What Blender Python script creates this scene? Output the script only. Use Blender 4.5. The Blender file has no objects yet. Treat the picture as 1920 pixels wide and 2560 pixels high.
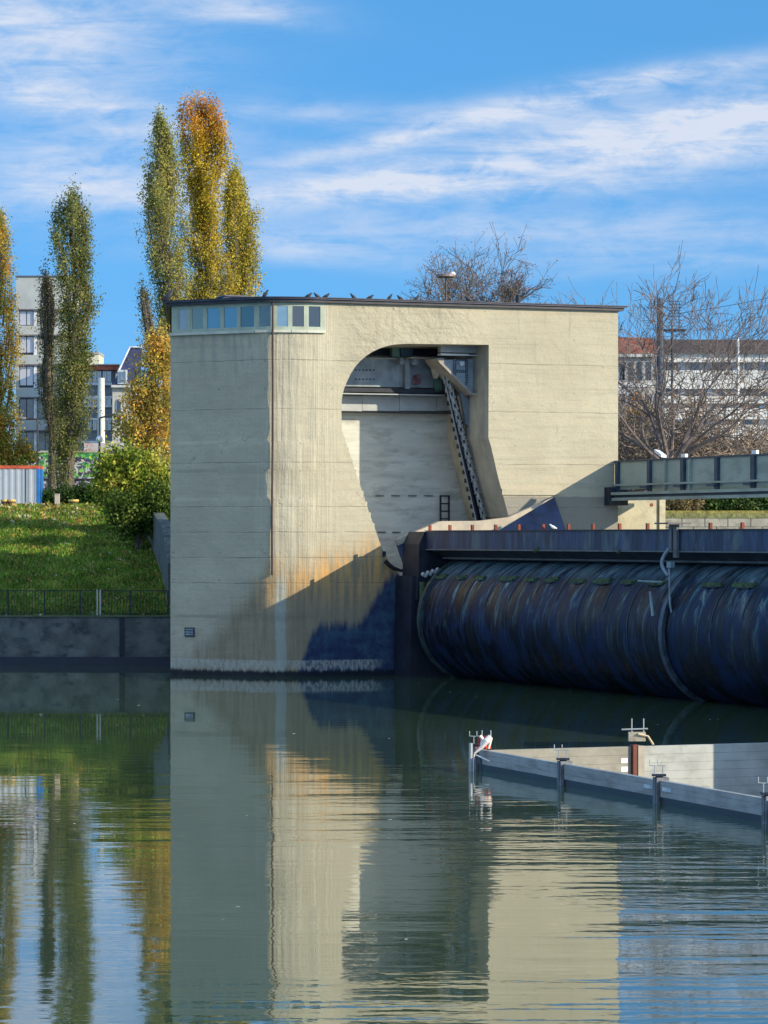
import bpy, bmesh, math, random
import numpy as np
from mathutils import Vector, Matrix
from mathutils.geometry import tessellate_polygon
random.seed(7); rng = np.random.default_rng(7)
R = math.radians
scene = bpy.context.scene
COL = scene.collection

# ------------------------------------------------------------------ camera
F = 8500.0; HZ = 1345.0; CZ = 5.4           # focal length in photo pixels, horizon row, eye height over the water
cam = bpy.data.objects.new("camera", bpy.data.cameras.new("camera")); COL.objects.link(cam)
cam.location = (0, 0, CZ); cam.rotation_euler = (R(90), 0, 0)
cam.data.sensor_fit = 'VERTICAL'; cam.data.sensor_height = 36.0
cam.data.lens = 36.0 * F / 2560.0
cam.data.shift_y = (HZ - 1280) / 2560.0
cam.data.clip_start = 1.0; cam.data.clip_end = 9000
scene.camera = cam
scene.render.resolution_x = 768; scene.render.resolution_y = 1024
scene.view_settings.view_transform = 'Standard'; scene.view_settings.look = 'None'
scene.view_settings.exposure = 0.93; scene.view_settings.gamma = 1.0
scene.view_settings.use_curve_mapping = False

# ------------------------------------------------------------------ node helper
class NT:
    def __init__(s, tree): s.t = tree; s.n = tree.nodes; s.l = tree.links; s.n.clear()
    def add(s, typ, **kw):
        nd = s.n.new(typ)
        for k, v in kw.items(): setattr(nd, k, v)
        return nd
    def put(s, sock, v):
        if v is None: return
        if hasattr(v, 'is_output'): s.l.new(v, sock)
        elif isinstance(v, (tuple, list)) and len(v) == 3 and sock.type == 'RGBA': sock.default_value = (*v, 1)
        else: sock.default_value = v
    def m(s, op, a, b=None, c=None, clamp=False):
        nd = s.add('ShaderNodeMath', operation=op, use_clamp=clamp)
        s.put(nd.inputs[0], a); s.put(nd.inputs[1], b); s.put(nd.inputs[2], c)
        return nd.outputs[0]
    def noise(s, vec, scale=1, detail=4, rough=.55, dist=0.0):
        nd = s.add('ShaderNodeTexNoise'); s.put(nd.inputs['Vector'], vec)
        nd.inputs['Scale'].default_value = scale; nd.inputs['Detail'].default_value = detail
        nd.inputs['Roughness'].default_value = rough; nd.inputs['Distortion'].default_value = dist
        return nd.outputs['Fac']
    def scl(s, vec, sc, rot=(0, 0, 0), loc=(0, 0, 0)):
        nd = s.add('ShaderNodeMapping'); s.put(nd.inputs['Vector'], vec)
        nd.inputs['Scale'].default_value = sc; nd.inputs['Rotation'].default_value = rot; nd.inputs['Location'].default_value = loc
        return nd.outputs[0]
    def mix(s, f, a, b, mode='MIX'):
        nd = s.add('ShaderNodeMix', data_type='RGBA', blend_type=mode)
        s.put(nd.inputs[0], f); s.put(nd.inputs[6], a); s.put(nd.inputs[7], b)
        return nd.outputs[2]
    def rng(s, v, a, b, c=0.0, d=1.0, smooth=True):
        nd = s.add('ShaderNodeMapRange', interpolation_type='SMOOTHSTEP' if smooth else 'LINEAR')
        s.put(nd.inputs[0], v); s.put(nd.inputs[1], a); s.put(nd.inputs[2], b); s.put(nd.inputs[3], c); s.put(nd.inputs[4], d)
        return nd.outputs[0]
    def sep(s, v):
        nd = s.add('ShaderNodeSeparateXYZ'); s.put(nd.inputs[0], v); return nd.outputs
    def comb(s, x, y, z):
        nd = s.add('ShaderNodeCombineXYZ'); s.put(nd.inputs[0], x); s.put(nd.inputs[1], y); s.put(nd.inputs[2], z); return nd.outputs[0]
    def curve(s, v, pts):
        nd = s.add('ShaderNodeFloatCurve'); s.put(nd.inputs['Value'], v)
        c = nd.mapping.curves[0]
        c.points[0].location = pts[0]; c.points[1].location = pts[-1]
        for p in pts[1:-1]: c.points.new(*p)
        for p in c.points: p.handle_type = 'VECTOR'
        nd.mapping.update(); return nd.outputs[0]

# ------------------------------------------------------------------ sun and sky
SAZ, SEL = R(65), R(20)                      # sun 65 deg to the right of the line back to the camera, 20 deg up
SUN = Vector((math.sin(SAZ) * math.cos(SEL), -math.cos(SAZ) * math.cos(SEL), math.sin(SEL)))
sl = bpy.data.lights.new("sun", 'SUN'); sl.energy = 3.15; sl.angle = R(.5); sl.color = (1.0, .89, .66)
so = bpy.data.objects.new("sun", sl); COL.objects.link(so); so.rotation_euler = SUN.to_track_quat('Z', 'Y').to_euler()

w = bpy.data.worlds.new("World"); scene.world = w; w.use_nodes = True
n = NT(w.node_tree)
tc = n.add('ShaderNodeTexCoord'); D = tc.outputs['Generated']
vadd = n.add('ShaderNodeVectorMath', operation='ADD'); n.put(vadd.inputs[0], D); vadd.inputs[1].default_value = (0, 0, .30)
vn = n.add('ShaderNodeVectorMath', operation='NORMALIZE'); n.put(vn.inputs[0], vadd.outputs[0])
sky = n.add('ShaderNodeTexSky', sky_type='NISHITA'); sky.sun_disc = False
sky.sun_elevation = SEL; sky.sun_rotation = math.atan2(SUN.x, SUN.y); sky.air_density = 1.0; sky.dust_density = .4; sky.ozone_density = 2.0
n.put(sky.inputs[0], vn.outputs[0])
dx, dy, dz = n.sep(D); fw0 = n.rng(dy, .3, .8)
yy = n.m('MAXIMUM', n.m('ABSOLUTE', dy), .15)
cx = n.m('ADD', n.m('MULTIPLY', n.m('DIVIDE', dx, yy), 8.5), .96)
cy = n.m('SUBTRACT', 1.345, n.m('MULTIPLY', n.m('DIVIDE', dz, yy), 8.5))
def gauss(x0, y0, a, b, ang, wt, pw=2):
    c_, s_ = math.cos(R(ang)), math.sin(R(ang))
    X = n.m('SUBTRACT', cx, x0); Y = n.m('SUBTRACT', cy, y0)
    u = n.m('ADD', n.m('MULTIPLY', X, c_ / a), n.m('MULTIPLY', Y, s_ / a))
    v = n.m('ADD', n.m('MULTIPLY', X, -s_ / b), n.m('MULTIPLY', Y, c_ / b))
    r = n.m('ADD', n.m('POWER', n.m('ABSOLUTE', u), pw), n.m('POWER', n.m('ABSOLUTE', v), pw))
    return n.m('MULTIPLY', n.m('EXPONENT', n.m('MULTIPLY', r, -1.0)), wt)
G = [gauss(1.75, .33, .80, .10, -8, 1.25), gauss(1.15, .31, .42, .028, -13, .8), gauss(1.60, .20, .42, .03, -9, .75),
     gauss(.95, .46, .42, .035, -7, .95), gauss(1.35, .475, .28, .02, -3, .5), gauss(1.3, .57, .75, .05, -2, .48),
     gauss(.05, .06, .38, .13, 12, .95), gauss(.55, .01, .22, .05, 8, .75), gauss(.10, .24, .30, .05, 12, .7),
     gauss(.25, .40, .34, .10, -3, .75), gauss(.8, .28, .28, .03, 2, .4), gauss(1.7, .64, .45, .05, -3, .42), gauss(.1, .5, .5, .05, -2, .45), gauss(.8, .63, .28, .035, 4, .42)]
dens = G[0]
for g in G[1:]: dens = n.m('ADD', dens, g)
cv = n.comb(cx, cy, 0)
st1 = n.noise(n.scl(cv, (1.2, 9, 1), (0, 0, R(8))), 1.6, 7, .62, .35)
st2 = n.noise(n.scl(cv, (3.0, 7, 1), (0, 0, R(-14)), (3, 1, 0)), 2.2, 8, .68, .5)
tex = n.m('ADD', n.m('MULTIPLY', n.rng(st1, .30, .70), .70), n.m('MULTIPLY', n.rng(st2, .34, .66), .40))
fw = n.rng(dy, .3, .8)
gen = n.m('MULTIPLY', n.m('SUBTRACT', 1.0, fw), n.rng(n.noise(D, 3.0, 5), .38, .62, 0, .75))
den = n.m('ADD', n.m('MULTIPLY', n.m('MULTIPLY', dens, n.m('ADD', tex, .10)), fw), gen)
den = n.m('MULTIPLY', den, 1.0, clamp=True)
den = n.m('MINIMUM', den, .88)
skyc = n.mix(1.0, sky.outputs[0], (.38, .80, 1.00), 'MULTIPLY')
skyc = n.mix(n.m('MULTIPLY', n.m('MULTIPLY', n.rng(dz, .0, .11, 1, 0), fw0), .55), skyc, (.98, 2.10, 3.15))
cloud = n.mix(fw, (4.6, 5.9, 7.6), (2.85, 3.02, 3.42))  # unseen clouds behind the viewer, made brighter to fill the shaded faces
mx = n.mix(den, skyc, cloud)
bg = n.add('ShaderNodeBackground'); n.put(bg.inputs[0], mx); bg.inputs[1].default_value = .14
o = n.add('ShaderNodeOutputWorld'); n.l.new(bg.outputs[0], o.inputs[0])

# ------------------------------------------------------------------ object helpers
def tag(o, label=None, cat=None, group=None, kind=None):
    if label: o['label'] = label
    if cat: o['category'] = cat
    if group: o['group'] = group
    if kind: o['kind'] = kind
    return o
def thing(name, label, cat, loc=(0, 0, 0), rz=0.0, group=None):
    o = bpy.data.objects.new(name, None); COL.objects.link(o); o.empty_display_size = .3
    o.location = loc; o.rotation_euler = (0, 0, rz)
    return tag(o, label, cat, group)
class MB:
    """collects shapes; build() links them as one mesh object"""
    def __init__(s): s.v = []; s.f = []
    def add(s, v, f):
        b = len(s.v); s.v += [tuple(p) for p in v]; s.f += [tuple(i + b for i in q) for q in f]; return s
    def box(s, x0, x1, y0, y1, z0, z1):
        return s.add([(x0, y0, z0), (x1, y0, z0), (x1, y1, z0), (x0, y1, z0), (x0, y0, z1), (x1, y0, z1), (x1, y1, z1), (x0, y1, z1)],
                     [(3, 2, 1, 0), (4, 5, 6, 7), (0, 1, 5, 4), (1, 2, 6, 5), (2, 3, 7, 6), (3, 0, 4, 7)])
    def prism(s, poly, z0, z1):               # poly of (x,y), counter clockwise
        k = len(poly)
        return s.add([(x, y, z0) for x, y in poly] + [(x, y, z1) for x, y in poly],
                     [tuple(range(k - 1, -1, -1)), tuple(range(k, 2 * k))] + [(i, (i + 1) % k, k + (i + 1) % k, k + i) for i in range(k)])
    def slab(s, poly, y0, y1):                # poly of (x,z) extruded along y
        k = len(poly)
        return s.add([(x, y0, z) for x, z in poly] + [(x, y1, z) for x, z in poly],
                     [tuple(range(k)), tuple(range(2 * k - 1, k - 1, -1))] + [((i + 1) % k, i, k + i, k + (i + 1) % k) for i in range(k)])
    def tube(s, pts, rad, n=6, cap=True):
        pts = [Vector(p) for p in pts]; rads = rad if isinstance(rad, (list, tuple)) else [rad] * len(pts)
        V = []; Fc = []; up = None
        for i, p in enumerate(pts):
            t = (pts[min(i + 1, len(pts) - 1)] - pts[max(i - 1, 0)]).normalized()
            if up is None: up = Vector((0, 0, 1)) if abs(t.z) < .9 else Vector((1, 0, 0))
            a = t.cross(up)
            if a.length < 1e-4: a = t.cross(Vector((.3, .9, .1)))
            a.normalize(); b = a.cross(t).normalized(); up = b
            for k in range(n):
                an = 2 * math.pi * k / n
                V.append(p + (a * math.cos(an) + b * math.sin(an)) * rads[i])
        for i in range(len(pts) - 1):
            for k in range(n):
                Fc.append((i * n + k, i * n + (k + 1) % n, (i + 1) * n + (k + 1) % n, (i + 1) * n + k))
        if cap and n > 2: Fc += [tuple(range(n - 1, -1, -1)), tuple((len(pts) - 1) * n + k for k in range(n))]
        return s.add(V, Fc)
    def ball(s, c, r, nu=10, nv=7):
        rx, ry, rz = r if isinstance(r, (tuple, list)) else (r, r, r); V = [(c[0], c[1], c[2] - rz)]; Fc = []
        for j in range(1, nv):
            a = -math.pi / 2 + math.pi * j / nv
            for i in range(nu):
                b = 2 * math.pi * i / nu; V.append((c[0] + rx * math.cos(a) * math.cos(b), c[1] + ry * math.cos(a) * math.sin(b), c[2] + rz * math.sin(a)))
        V.append((c[0], c[1], c[2] + rz)); T = len(V) - 1
        for i in range(nu):
            Fc.append((0, 1 + (i + 1) % nu, 1 + i)); Fc.append((T, T - nu + i, T - nu + (i + 1) % nu))
            for j in range(nv - 2): Fc.append((1 + j * nu + i, 1 + j * nu + (i + 1) % nu, 1 + (j + 1) * nu + (i + 1) % nu, 1 + (j + 1) * nu + i))
        return s.add(V, Fc)
    def build(s, name, mat, parent=None, smooth=False, fix=True, label=None, loc=None):
        me = bpy.data.meshes.new(name)
        V = s.v if loc is None else [(x - loc[0], y - loc[1], z - loc[2]) for x, y, z in s.v]
        me.from_pydata(V, [], s.f)
        if fix:
            bm = bmesh.new(); bm.from_mesh(me); bmesh.ops.recalc_face_normals(bm, faces=bm.faces); bm.to_mesh(me); bm.free()
        if mat: me.materials.append(mat)
        if smooth: me.polygons.foreach_set('use_smooth', [True] * len(me.polygons))
        o = bpy.data.objects.new(name, me); COL.objects.link(o)
        if parent: o.parent = parent
        if loc is not None: o.location = loc
        if label: o['label'] = label
        return o
def quads(name, V, cols, mat, parent=None, loc=(0, 0, 0)):
    """V: (n,4,3) array of small leaf faces, cols: (n,3) colour of each"""
    k = len(V); me = bpy.data.meshes.new(name)
    V = V - np.array(loc)
    me.vertices.add(4 * k); me.vertices.foreach_set('co', V.reshape(-1).astype(np.float32))
    me.loops.add(4 * k); me.loops.foreach_set('vertex_index', np.arange(4 * k, dtype=np.int32))
    me.polygons.add(k); me.polygons.foreach_set('loop_start', np.arange(0, 4 * k, 4, dtype=np.int32)); me.polygons.foreach_set('loop_total', np.full(k, 4, dtype=np.int32))
    ca = me.color_attributes.new('leaf', 'FLOAT_COLOR', 'CORNER')
    c4 = np.concatenate([np.repeat(cols, 4, axis=0), np.ones((4 * k, 1))], axis=1); ca.data.foreach_set('color', c4.reshape(-1).astype(np.float32))
    me.update(); me.validate(); me.materials.append(mat)
    o = bpy.data.objects.new(name, me); COL.objects.link(o)
    if parent: o.parent = parent
    else: o.location = loc
    return o
def W3(px, py, Y): return Vector(((px - 960) / F * Y, Y, CZ - (py - HZ) / F * Y))

# ------------------------------------------------------------------ materials
MATS = {}
def mat(name, col, rough=.7, metal=0.0, var=.25, nscale=2.0, bump=0.0, bscale=8.0, dirt=None, dscale=(1, 1, 1), damt=.5, spec=.5, stretch=(1, 1, 1)):
    if name in MATS: return MATS[name]
    M = bpy.data.materials.new(name); M.use_nodes = True; k = NT(M.node_tree)
    t = k.add('ShaderNodeTexCoord').outputs['Object']
    nz = k.noise(k.scl(t, stretch), nscale, 6, .6)
    lo = tuple(c * (1 - var) for c in col); hi = tuple(min(1, c * (1 + var)) for c in col)
    c = k.mix(k.rng(nz, .3, .7), lo, hi)
    if dirt:
        c = k.mix(k.m('MULTIPLY', k.rng(k.noise(k.scl(t, dscale), 1.3, 7, .65, .3), .48, .66), damt), c, dirt)
    b = k.add('ShaderNodeBsdfPrincipled'); k.put(b.inputs['Base Color'], c)
    b.inputs['Roughness'].default_value = rough; b.inputs['Metallic'].default_value = metal; b.inputs['Specular IOR Level'].default_value = spec
    if bump:
        bp = k.add('ShaderNodeBump'); bp.inputs['Distance'].default_value = bump; bp.inputs['Strength'].default_value = 1
        k.put(bp.inputs['Height'], k.noise(k.scl(t, stretch), bscale, 5, .6)); k.put(b.inputs['Normal'], bp.outputs[0])
    out = k.add('ShaderNodeOutputMaterial'); k.l.new(b.outputs[0], out.inputs[0]); MATS[name] = M; return M

def px2u(px):
    P = [(427, -4.45), (604, -2.45), (790, 0), (1545, 13.1)]
    return float(np.interp(px, [p[0] for p in P], [p[1] for p in P]))
def y2z(y): return CZ - (y - HZ) * .01565

def pier_concrete():
    M = bpy.data.materials.new("pier_concrete"); M.use_nodes = True; k = NT(M.node_tree)
    t = k.add('ShaderNodeTexCoord').outputs['Object']; u, d, z = k.sep(t)
    big = k.noise(t, .35, 5, .6); med = k.noise(k.scl(t, (.8, .8, 3.5)), 1.2, 6, .6); fine = k.noise(t, 9, 5, .65)
    c = k.mix(k.rng(big, .3, .7), (.40, .35, .255), (.475, .42, .31))
    c = k.mix(k.m('MULTIPLY', k.rng(med, .35, .75), .30), c, (.33, .31, .25))
    c = k.mix(k.m('MULTIPLY', k.rng(fine, .50, .72), .28), c, (.24, .22, .18))
    # vertical runs down the rounded nose
    ribs = k.noise(k.scl(t, (7, 7, .18)), 1.1, 5, .6, .25)
    nose = k.m('MULTIPLY', k.rng(u, -2.6, -1.8), k.rng(u, .2, 1.4, 1, 0))
    c = k.mix(k.m('MULTIPLY', k.m('MULTIPLY', k.rng(ribs, .48, .66), nose), .35), c, (.62, .56, .43))
    # grey run marks high on the left face
    gr = k.m('MULTIPLY', k.m('MULTIPLY', k.rng(k.noise(k.scl(t, (3.2, 3.2, .5), (0, 0, 0), (4, 2, 1)), 1.2, 6, .7), .52, .60), k.rng(u, -2.4, -2.0, 1, 0)), k.rng(z, 10.8, 13.2))
    c = k.mix(k.m('MULTIPLY', gr, .40), c, (.22, .22, .22))
    # pour joints
    jn = k.m('MULTIPLY', k.m('SUBTRACT', k.noise(k.scl(t, (1, 1, .2)), 1.0, 3), .5), .10)
    line = None
    for zj in (3.62, 4.62, 5.62, 6.62, 8.35, 10.44, 12.35):
        a = k.rng(k.m('ABSOLUTE', k.m('ADD', k.m('SUBTRACT', z, zj), jn)), .012, .035, 1, 0)
        line = a if line is None else k.m('MAXIMUM', line, a)
    brk = k.rng(k.noise(k.scl(t, (.6, .6, 1.3)), 1.4, 5, .65), .32, .68, .15, 1)
    line = k.m('MULTIPLY', line, brk)
    c = k.mix(k.m('MULTIPLY', line, .36), c, (.12, .11, .09))
    # tie holes on a loose grid and a few hairline cracks
    gu = k.m('ABSOLUTE', k.m('SUBTRACT', k.m('FRACT', k.m('DIVIDE', u, 1.31)), .5)); gz_ = k.m('ABSOLUTE', k.m('SUBTRACT', k.m('FRACT', k.m('DIVIDE', z, 1.07)), .5))
    hol = k.m('MULTIPLY', k.m('MULTIPLY', k.rng(gu, .018, .028, 1, 0), k.rng(gz_, .022, .034, 1, 0)), k.rng(k.noise(t, .8, 2), .46, .56))
    c = k.mix(k.m('MULTIPLY', hol, .5), c, (.13, .12, .10))
    ck = k.m('ABSOLUTE', k.m('SUBTRACT', k.noise(k.scl(t, (1, 1, .45), (0, R(25), 0)), .55, 4, .5, .6), .5))
    c = k.mix(k.m('MULTIPLY', k.m('MULTIPLY', k.rng(ck, .0012, .0030, 1, 0), k.rng(big, .5, .6)), .45), c, (.15, .13, .11))
    # greyer band under the lip: shade of the set-back wall painted in
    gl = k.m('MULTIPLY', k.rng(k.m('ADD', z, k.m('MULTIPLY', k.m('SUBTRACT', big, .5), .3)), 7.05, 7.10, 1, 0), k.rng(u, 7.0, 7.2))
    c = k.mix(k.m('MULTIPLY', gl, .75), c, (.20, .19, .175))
    c = k.mix(k.m('MULTIPLY', k.rng(k.noise(k.scl(t, (.22, .22, 5.5), (0, 0, 0), (1, 5, 2)), 1.2, 7, .68), .50, .66), k.m('MULTIPLY', k.rng(u, .5, 1.5), .38)), c, (.27, .25, .19))
    c = k.mix(k.m('MULTIPLY', k.rng(k.noise(k.scl(t, (2.6, 2.6, .22), (0, 0, 0), (7, 2, 2)), 1.0, 6, .7), .54, .66), k.m('MULTIPLY', k.rng(z, 9.5, 14.4), .42)), c, (.23, .215, .18))
    un = k.m('DIVIDE', k.m('ADD', u, 5), 12)
    wob = k.m('ADD', k.m('MULTIPLY', k.m('SUBTRACT', k.noise(k.scl(t, (5, 5, .25)), 1.2, 5, .65), .5), 2.0), k.m('MULTIPLY', k.m('SUBTRACT', k.noise(t, 1.1, 4), .5), .9))
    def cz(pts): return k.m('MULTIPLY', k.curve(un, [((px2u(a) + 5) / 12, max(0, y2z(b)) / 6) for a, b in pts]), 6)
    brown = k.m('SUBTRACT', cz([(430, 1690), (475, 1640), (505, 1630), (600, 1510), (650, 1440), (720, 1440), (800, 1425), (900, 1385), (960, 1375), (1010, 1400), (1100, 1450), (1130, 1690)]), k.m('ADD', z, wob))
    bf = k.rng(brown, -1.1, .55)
    c = k.mix(k.m('MULTIPLY', bf, .92), c, k.mix(k.rng(k.noise(k.scl(t, (4, 4, .3)), 1.3, 5), .35, .65), k.mix(k.rng(z, 2.2, 4.3), (.27, .22, .15), (.56, .30, .09)), (.22, .175, .115)))  # real stain, with lit orange and shaded brown painted in by height
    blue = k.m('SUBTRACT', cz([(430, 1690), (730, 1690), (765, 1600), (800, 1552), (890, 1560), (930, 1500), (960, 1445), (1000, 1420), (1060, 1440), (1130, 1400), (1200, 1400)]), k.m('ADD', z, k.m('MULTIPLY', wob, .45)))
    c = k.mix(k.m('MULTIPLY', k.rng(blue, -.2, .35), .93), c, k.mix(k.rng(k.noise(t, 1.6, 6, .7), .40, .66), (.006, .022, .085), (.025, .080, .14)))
    # pale run under the downpipe
    ps = k.m('MULTIPLY', k.rng(k.m('ABSOLUTE', k.m('ADD', k.m('SUBTRACT', u, -1.42), k.m('MULTIPLY', k.m('SUBTRACT', k.noise(t, .8, 3), .5), .25))), .14, .26, 1, 0), k.rng(z, 3.3, 4.6, 1, 0))
    c = k.mix(k.m('MULTIPLY', ps, .75), c, (.36, .38, .34))
    # chalky crust and wet foot at the waterline
    cn = k.noise(k.scl(t, (6, 6, 1.3)), 1.3, 5, .7)
    cr = k.m('MULTIPLY', k.m('MULTIPLY', k.rng(k.noise(k.scl(t, (9, 9, 3)), 1.2, 4, .7), .40, .56, .25, 1), k.m('MULTIPLY', k.rng(k.m('ADD', z, k.m('MULTIPLY', cn, .12)), .66, .70, 1, 0), k.rng(k.m('ADD', z, k.m('MULTIPLY', cn, .9)), .60, .80))), k.rng(u, 2.2, 3.0, 1, 0))
    c = k.mix(k.m('MULTIPLY', cr, .75), c, (.40, .39, .35))
    wet = k.rng(k.m('ADD', z, k.m('MULTIPLY', cn, .25)), .26, .40, 1, 0)
    c = k.mix(k.m('MULTIPLY', wet, .95), c, (.010, .014, .022))
    bs = k.add('ShaderNodeBsdfPrincipled'); k.put(bs.inputs['Base Color'], c); bs.inputs['Roughness'].default_value = .9; bs.inputs['Specular IOR Level'].default_value = .2
    # relief: board marks, rough render, ribs
    board = k.noise(k.scl(t, (.5, .5, 7)), 1.1, 3, .5)
    rough = k.noise(k.scl(t, (1, 1, 1.2), (0, R(35), 0)), 2.2, 6, .62)
    rmask = k.m('MULTIPLY', k.rng(z, 11.6, 12.6), k.m('MULTIPLY', k.rng(u, .6, 2.0), k.rng(u, 5.8, 7.5, 1, 0)))
    h = k.m('ADD', k.m('MULTIPLY', board, .012), k.m('MULTIPLY', fine, .014))
    h = k.m('ADD', h, k.m('MULTIPLY', rough, k.m('ADD', .030, k.m('MULTIPLY', rmask, .10))))
    h = k.m('ADD', h, k.m('MULTIPLY', k.m('MULTIPLY', ribs, nose), .05))
    h = k.m('SUBTRACT', h, k.m('MULTIPLY', line, .015))
    bp = k.add('ShaderNodeBump'); bp.inputs['Distance'].default_value = 1.0; bp.inputs['Strength'].default_value = 1; k.put(bp.inputs['Height'], h)
    k.put(bs.inputs['Normal'], bp.outputs[0])
    out = k.add('ShaderNodeOutputMaterial'); k.l.new(bs.outputs[0], out.inputs[0]); return M
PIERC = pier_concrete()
CONC = mat("plain_concrete", (.40, .37, .30), .9, var=.15, nscale=1.2, bump=.02, bscale=5, dirt=(.20, .18, .15), dscale=(1, 1, .35), damt=.4)
NICHE = mat("niche_concrete", (.56, .55, .49), .9, var=.12, nscale=.9, bump=.02, bscale=4, dirt=(.26, .25, .22), dscale=(.6, .6, 2.2), damt=.5, stretch=(.5, .5, 3))
ROOFM = mat("roof_edge_metal", (.035, .032, .040), .5, .2, var=.3)
ROOFL = mat("roof_strip_metal", (.09, .085, .11), .4, .6, var=.2)
FASCIA = mat("fascia_board", (.26, .25, .23), .8, var=.15)
FRAME = mat("mint_frame_paint", (.33, .37, .29), .6, var=.12, dirt=(.30, .30, .24), damt=.4)
SILL = mat("sill_render", (.50, .49, .40), .8, var=.12, dirt=(.35, .33, .27), damt=.4)
def glassm(name, col=(.02, .03, .035), r=.03, tint=1.0):
    M = bpy.data.materials.new(name); M.use_nodes = True; k = NT(M.node_tree)
    b = k.add('ShaderNodeBsdfPrincipled'); b.inputs['Base Color'].default_value = (*col, 1); b.inputs['Roughness'].default_value = r
    b.inputs['IOR'].default_value = 1.5; b.inputs['Specular IOR Level'].default_value = 1.0; b.inputs['Coat Weight'].default_value = tint
    b.inputs['Coat IOR'].default_value = 2.3; b.inputs['Coat Roughness'].default_value = .02
    t = k.add('ShaderNodeTexCoord').outputs['Object']
    bp = k.add('ShaderNodeBump'); bp.inputs['Distance'].default_value = .010; k.put(bp.inputs['Height'], k.noise(t, 1.2, 1)); k.put(b.inputs['Normal'], bp.outputs[0]); k.put(b.inputs['Coat Normal'], bp.outputs[0])
    out = k.add('ShaderNodeOutputMaterial'); k.l.new(b.outputs[0], out.inputs[0]); return M
GLASS = glassm("window_glass"); GLASSD = glassm("dark_window_glass", (.01, .01, .015), .05, .15)
GLASSB = glassm("pale_window_glass", (.42, .40, .44), .1, .3)  # pale glass colour for the upper office panes
STEELB = mat("blue_grey_steel", (.20, .23, .26), .55, .2, var=.25, nscale=1.5, dirt=(.34, .37, .38), dscale=(1.5, 1.5, .5), damt=.6)
STEELL = mat("light_steel_sheet", (.34, .36, .37), .5, .1, var=.12)
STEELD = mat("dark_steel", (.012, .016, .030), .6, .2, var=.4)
PANELM = mat("niche_sheet_panel", (.36, .37, .37), .6, var=.10)
WHITEM = mat("white_sheet", (.75, .75, .75), .5, var=.05)
REDPINK = mat("red_paint_splash", (.17, .06, .08), .7, var=.6, nscale=6, dirt=(.2, .23, .26), dscale=(3, 3, 3), damt=.9)
GREENP = mat("green_housing_paint", (.10, .19, .15), .5, var=.25)
CHAINM = mat("galvanised_chain", (.33, .33, .33), .5, .4, var=.4, nscale=9)
RUST = mat("rusty_post", (.22, .045, .02), .8, var=.3)
BLACKP = mat("black_rubber", (.012, .011, .012), .6)
BIRDM = mat("dark_feathers", (.035, .035, .045), .7, var=.4, nscale=20)
GULLM = mat("white_feathers", (.72, .72, .72), .7, var=.08)
DRUM = None
def drum_mat():
    M = bpy.data.materials.new("wet_drum_steel"); M.use_nodes = True; k = NT(M.node_tree)
    t = k.add('ShaderNodeTexCoord').outputs['Object']; u, d, z = k.sep(t)
    # angle round the drum gives streaks that run round it
    du = k.m('SUBTRACT', 5.6, u); dzz = k.m('SUBTRACT', z, 2.24)
    an = k.m('ARCTAN2', dzz, du)
    sv = k.comb(k.m('ADD', d, k.m('MULTIPLY', k.noise(t, .5, 2), .35)), k.m('MULTIPLY', an, .80), 0)
    s1 = k.noise(k.scl(sv, (.9, 1.2, 1)), 1.2, 8, .66, .5); s2 = k.noise(k.scl(sv, (2.6, 1.4, 1), (0, 0, 0), (3, 7, 0)), 1.3, 8, .72, .7); s3 = k.noise(t, .35, 3)
    up = k.rng(z, .6, 4.4)
    c = k.mix(k.rng(s1, .44, .60), (.0010, .0022, .010), (.005, .018, .060))
    c = k.mix(k.m('MULTIPLY', k.m('MULTIPLY', k.rng(s2, .52, .68), up), .95), c, (.10, .21, .23))
    c = k.mix(k.m('MULTIPLY', k.m('MULTIPLY', k.rng(s1, .56, .70), k.rng(z, 2.2, 4.0)), .85), c, (.26, .36, .30))
    c = k.mix(k.m('MULTIPLY', k.m('MULTIPLY', k.rng(s3, .5, .62), up), k.m('MULTIPLY', k.rng(s2, .4, .6), .45)), c, (.14, .12, .09))
    top = k.m('MULTIPLY', k.rng(z, 3.7, 4.4), k.rng(k.noise(sv, 1.2, 6, .7), .35, .62))
    c = k.mix(k.m('MULTIPLY', top, .85), c, (.15, .24, .28))  # sky highlight along the top of the drum, painted into the colour
    b = k.add('ShaderNodeBsdfPrincipled'); k.put(b.inputs['Base Color'], c)
    k.put(b.inputs['Roughness'], k.rng(s1, .3, .7, .30, .65)); b.inputs['Specular IOR Level'].default_value = .16
    bp = k.add('ShaderNodeBump'); bp.inputs['Distance'].default_value = .012; k.put(bp.inputs['Height'], s1); k.put(b.inputs['Normal'], bp.outputs[0])
    out = k.add('ShaderNodeOutputMaterial'); k.l.new(b.outputs[0], out.inputs[0]); return M
DRUM = drum_mat()
DECKM = mat("deck_beam_steel", (.018, .032, .075), .6, var=.6, nscale=1.6, dirt=(.11, .16, .16), dscale=(2.5, 1.2, .35), damt=.6, stretch=(2, 2, .4))
DECKD = mat("deck_underside_steel", (.014, .014, .028), .6, var=.5, nscale=2, dirt=(.07, .07, .08), dscale=(1, 1, 1), damt=.5)
SHIELDM = mat("shield_lit_steel", (.42, .35, .27), .8, var=.12, nscale=1.4, dirt=(.12, .14, .16), dscale=(1.2, 1.2, .8), damt=.25)
MOSS = mat("moss_growth", (.05, .085, .035), .9, var=.6, nscale=5, bump=.02, dirt=(.03, .05, .05), dscale=(2, 2, 2), damt=.8)
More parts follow.
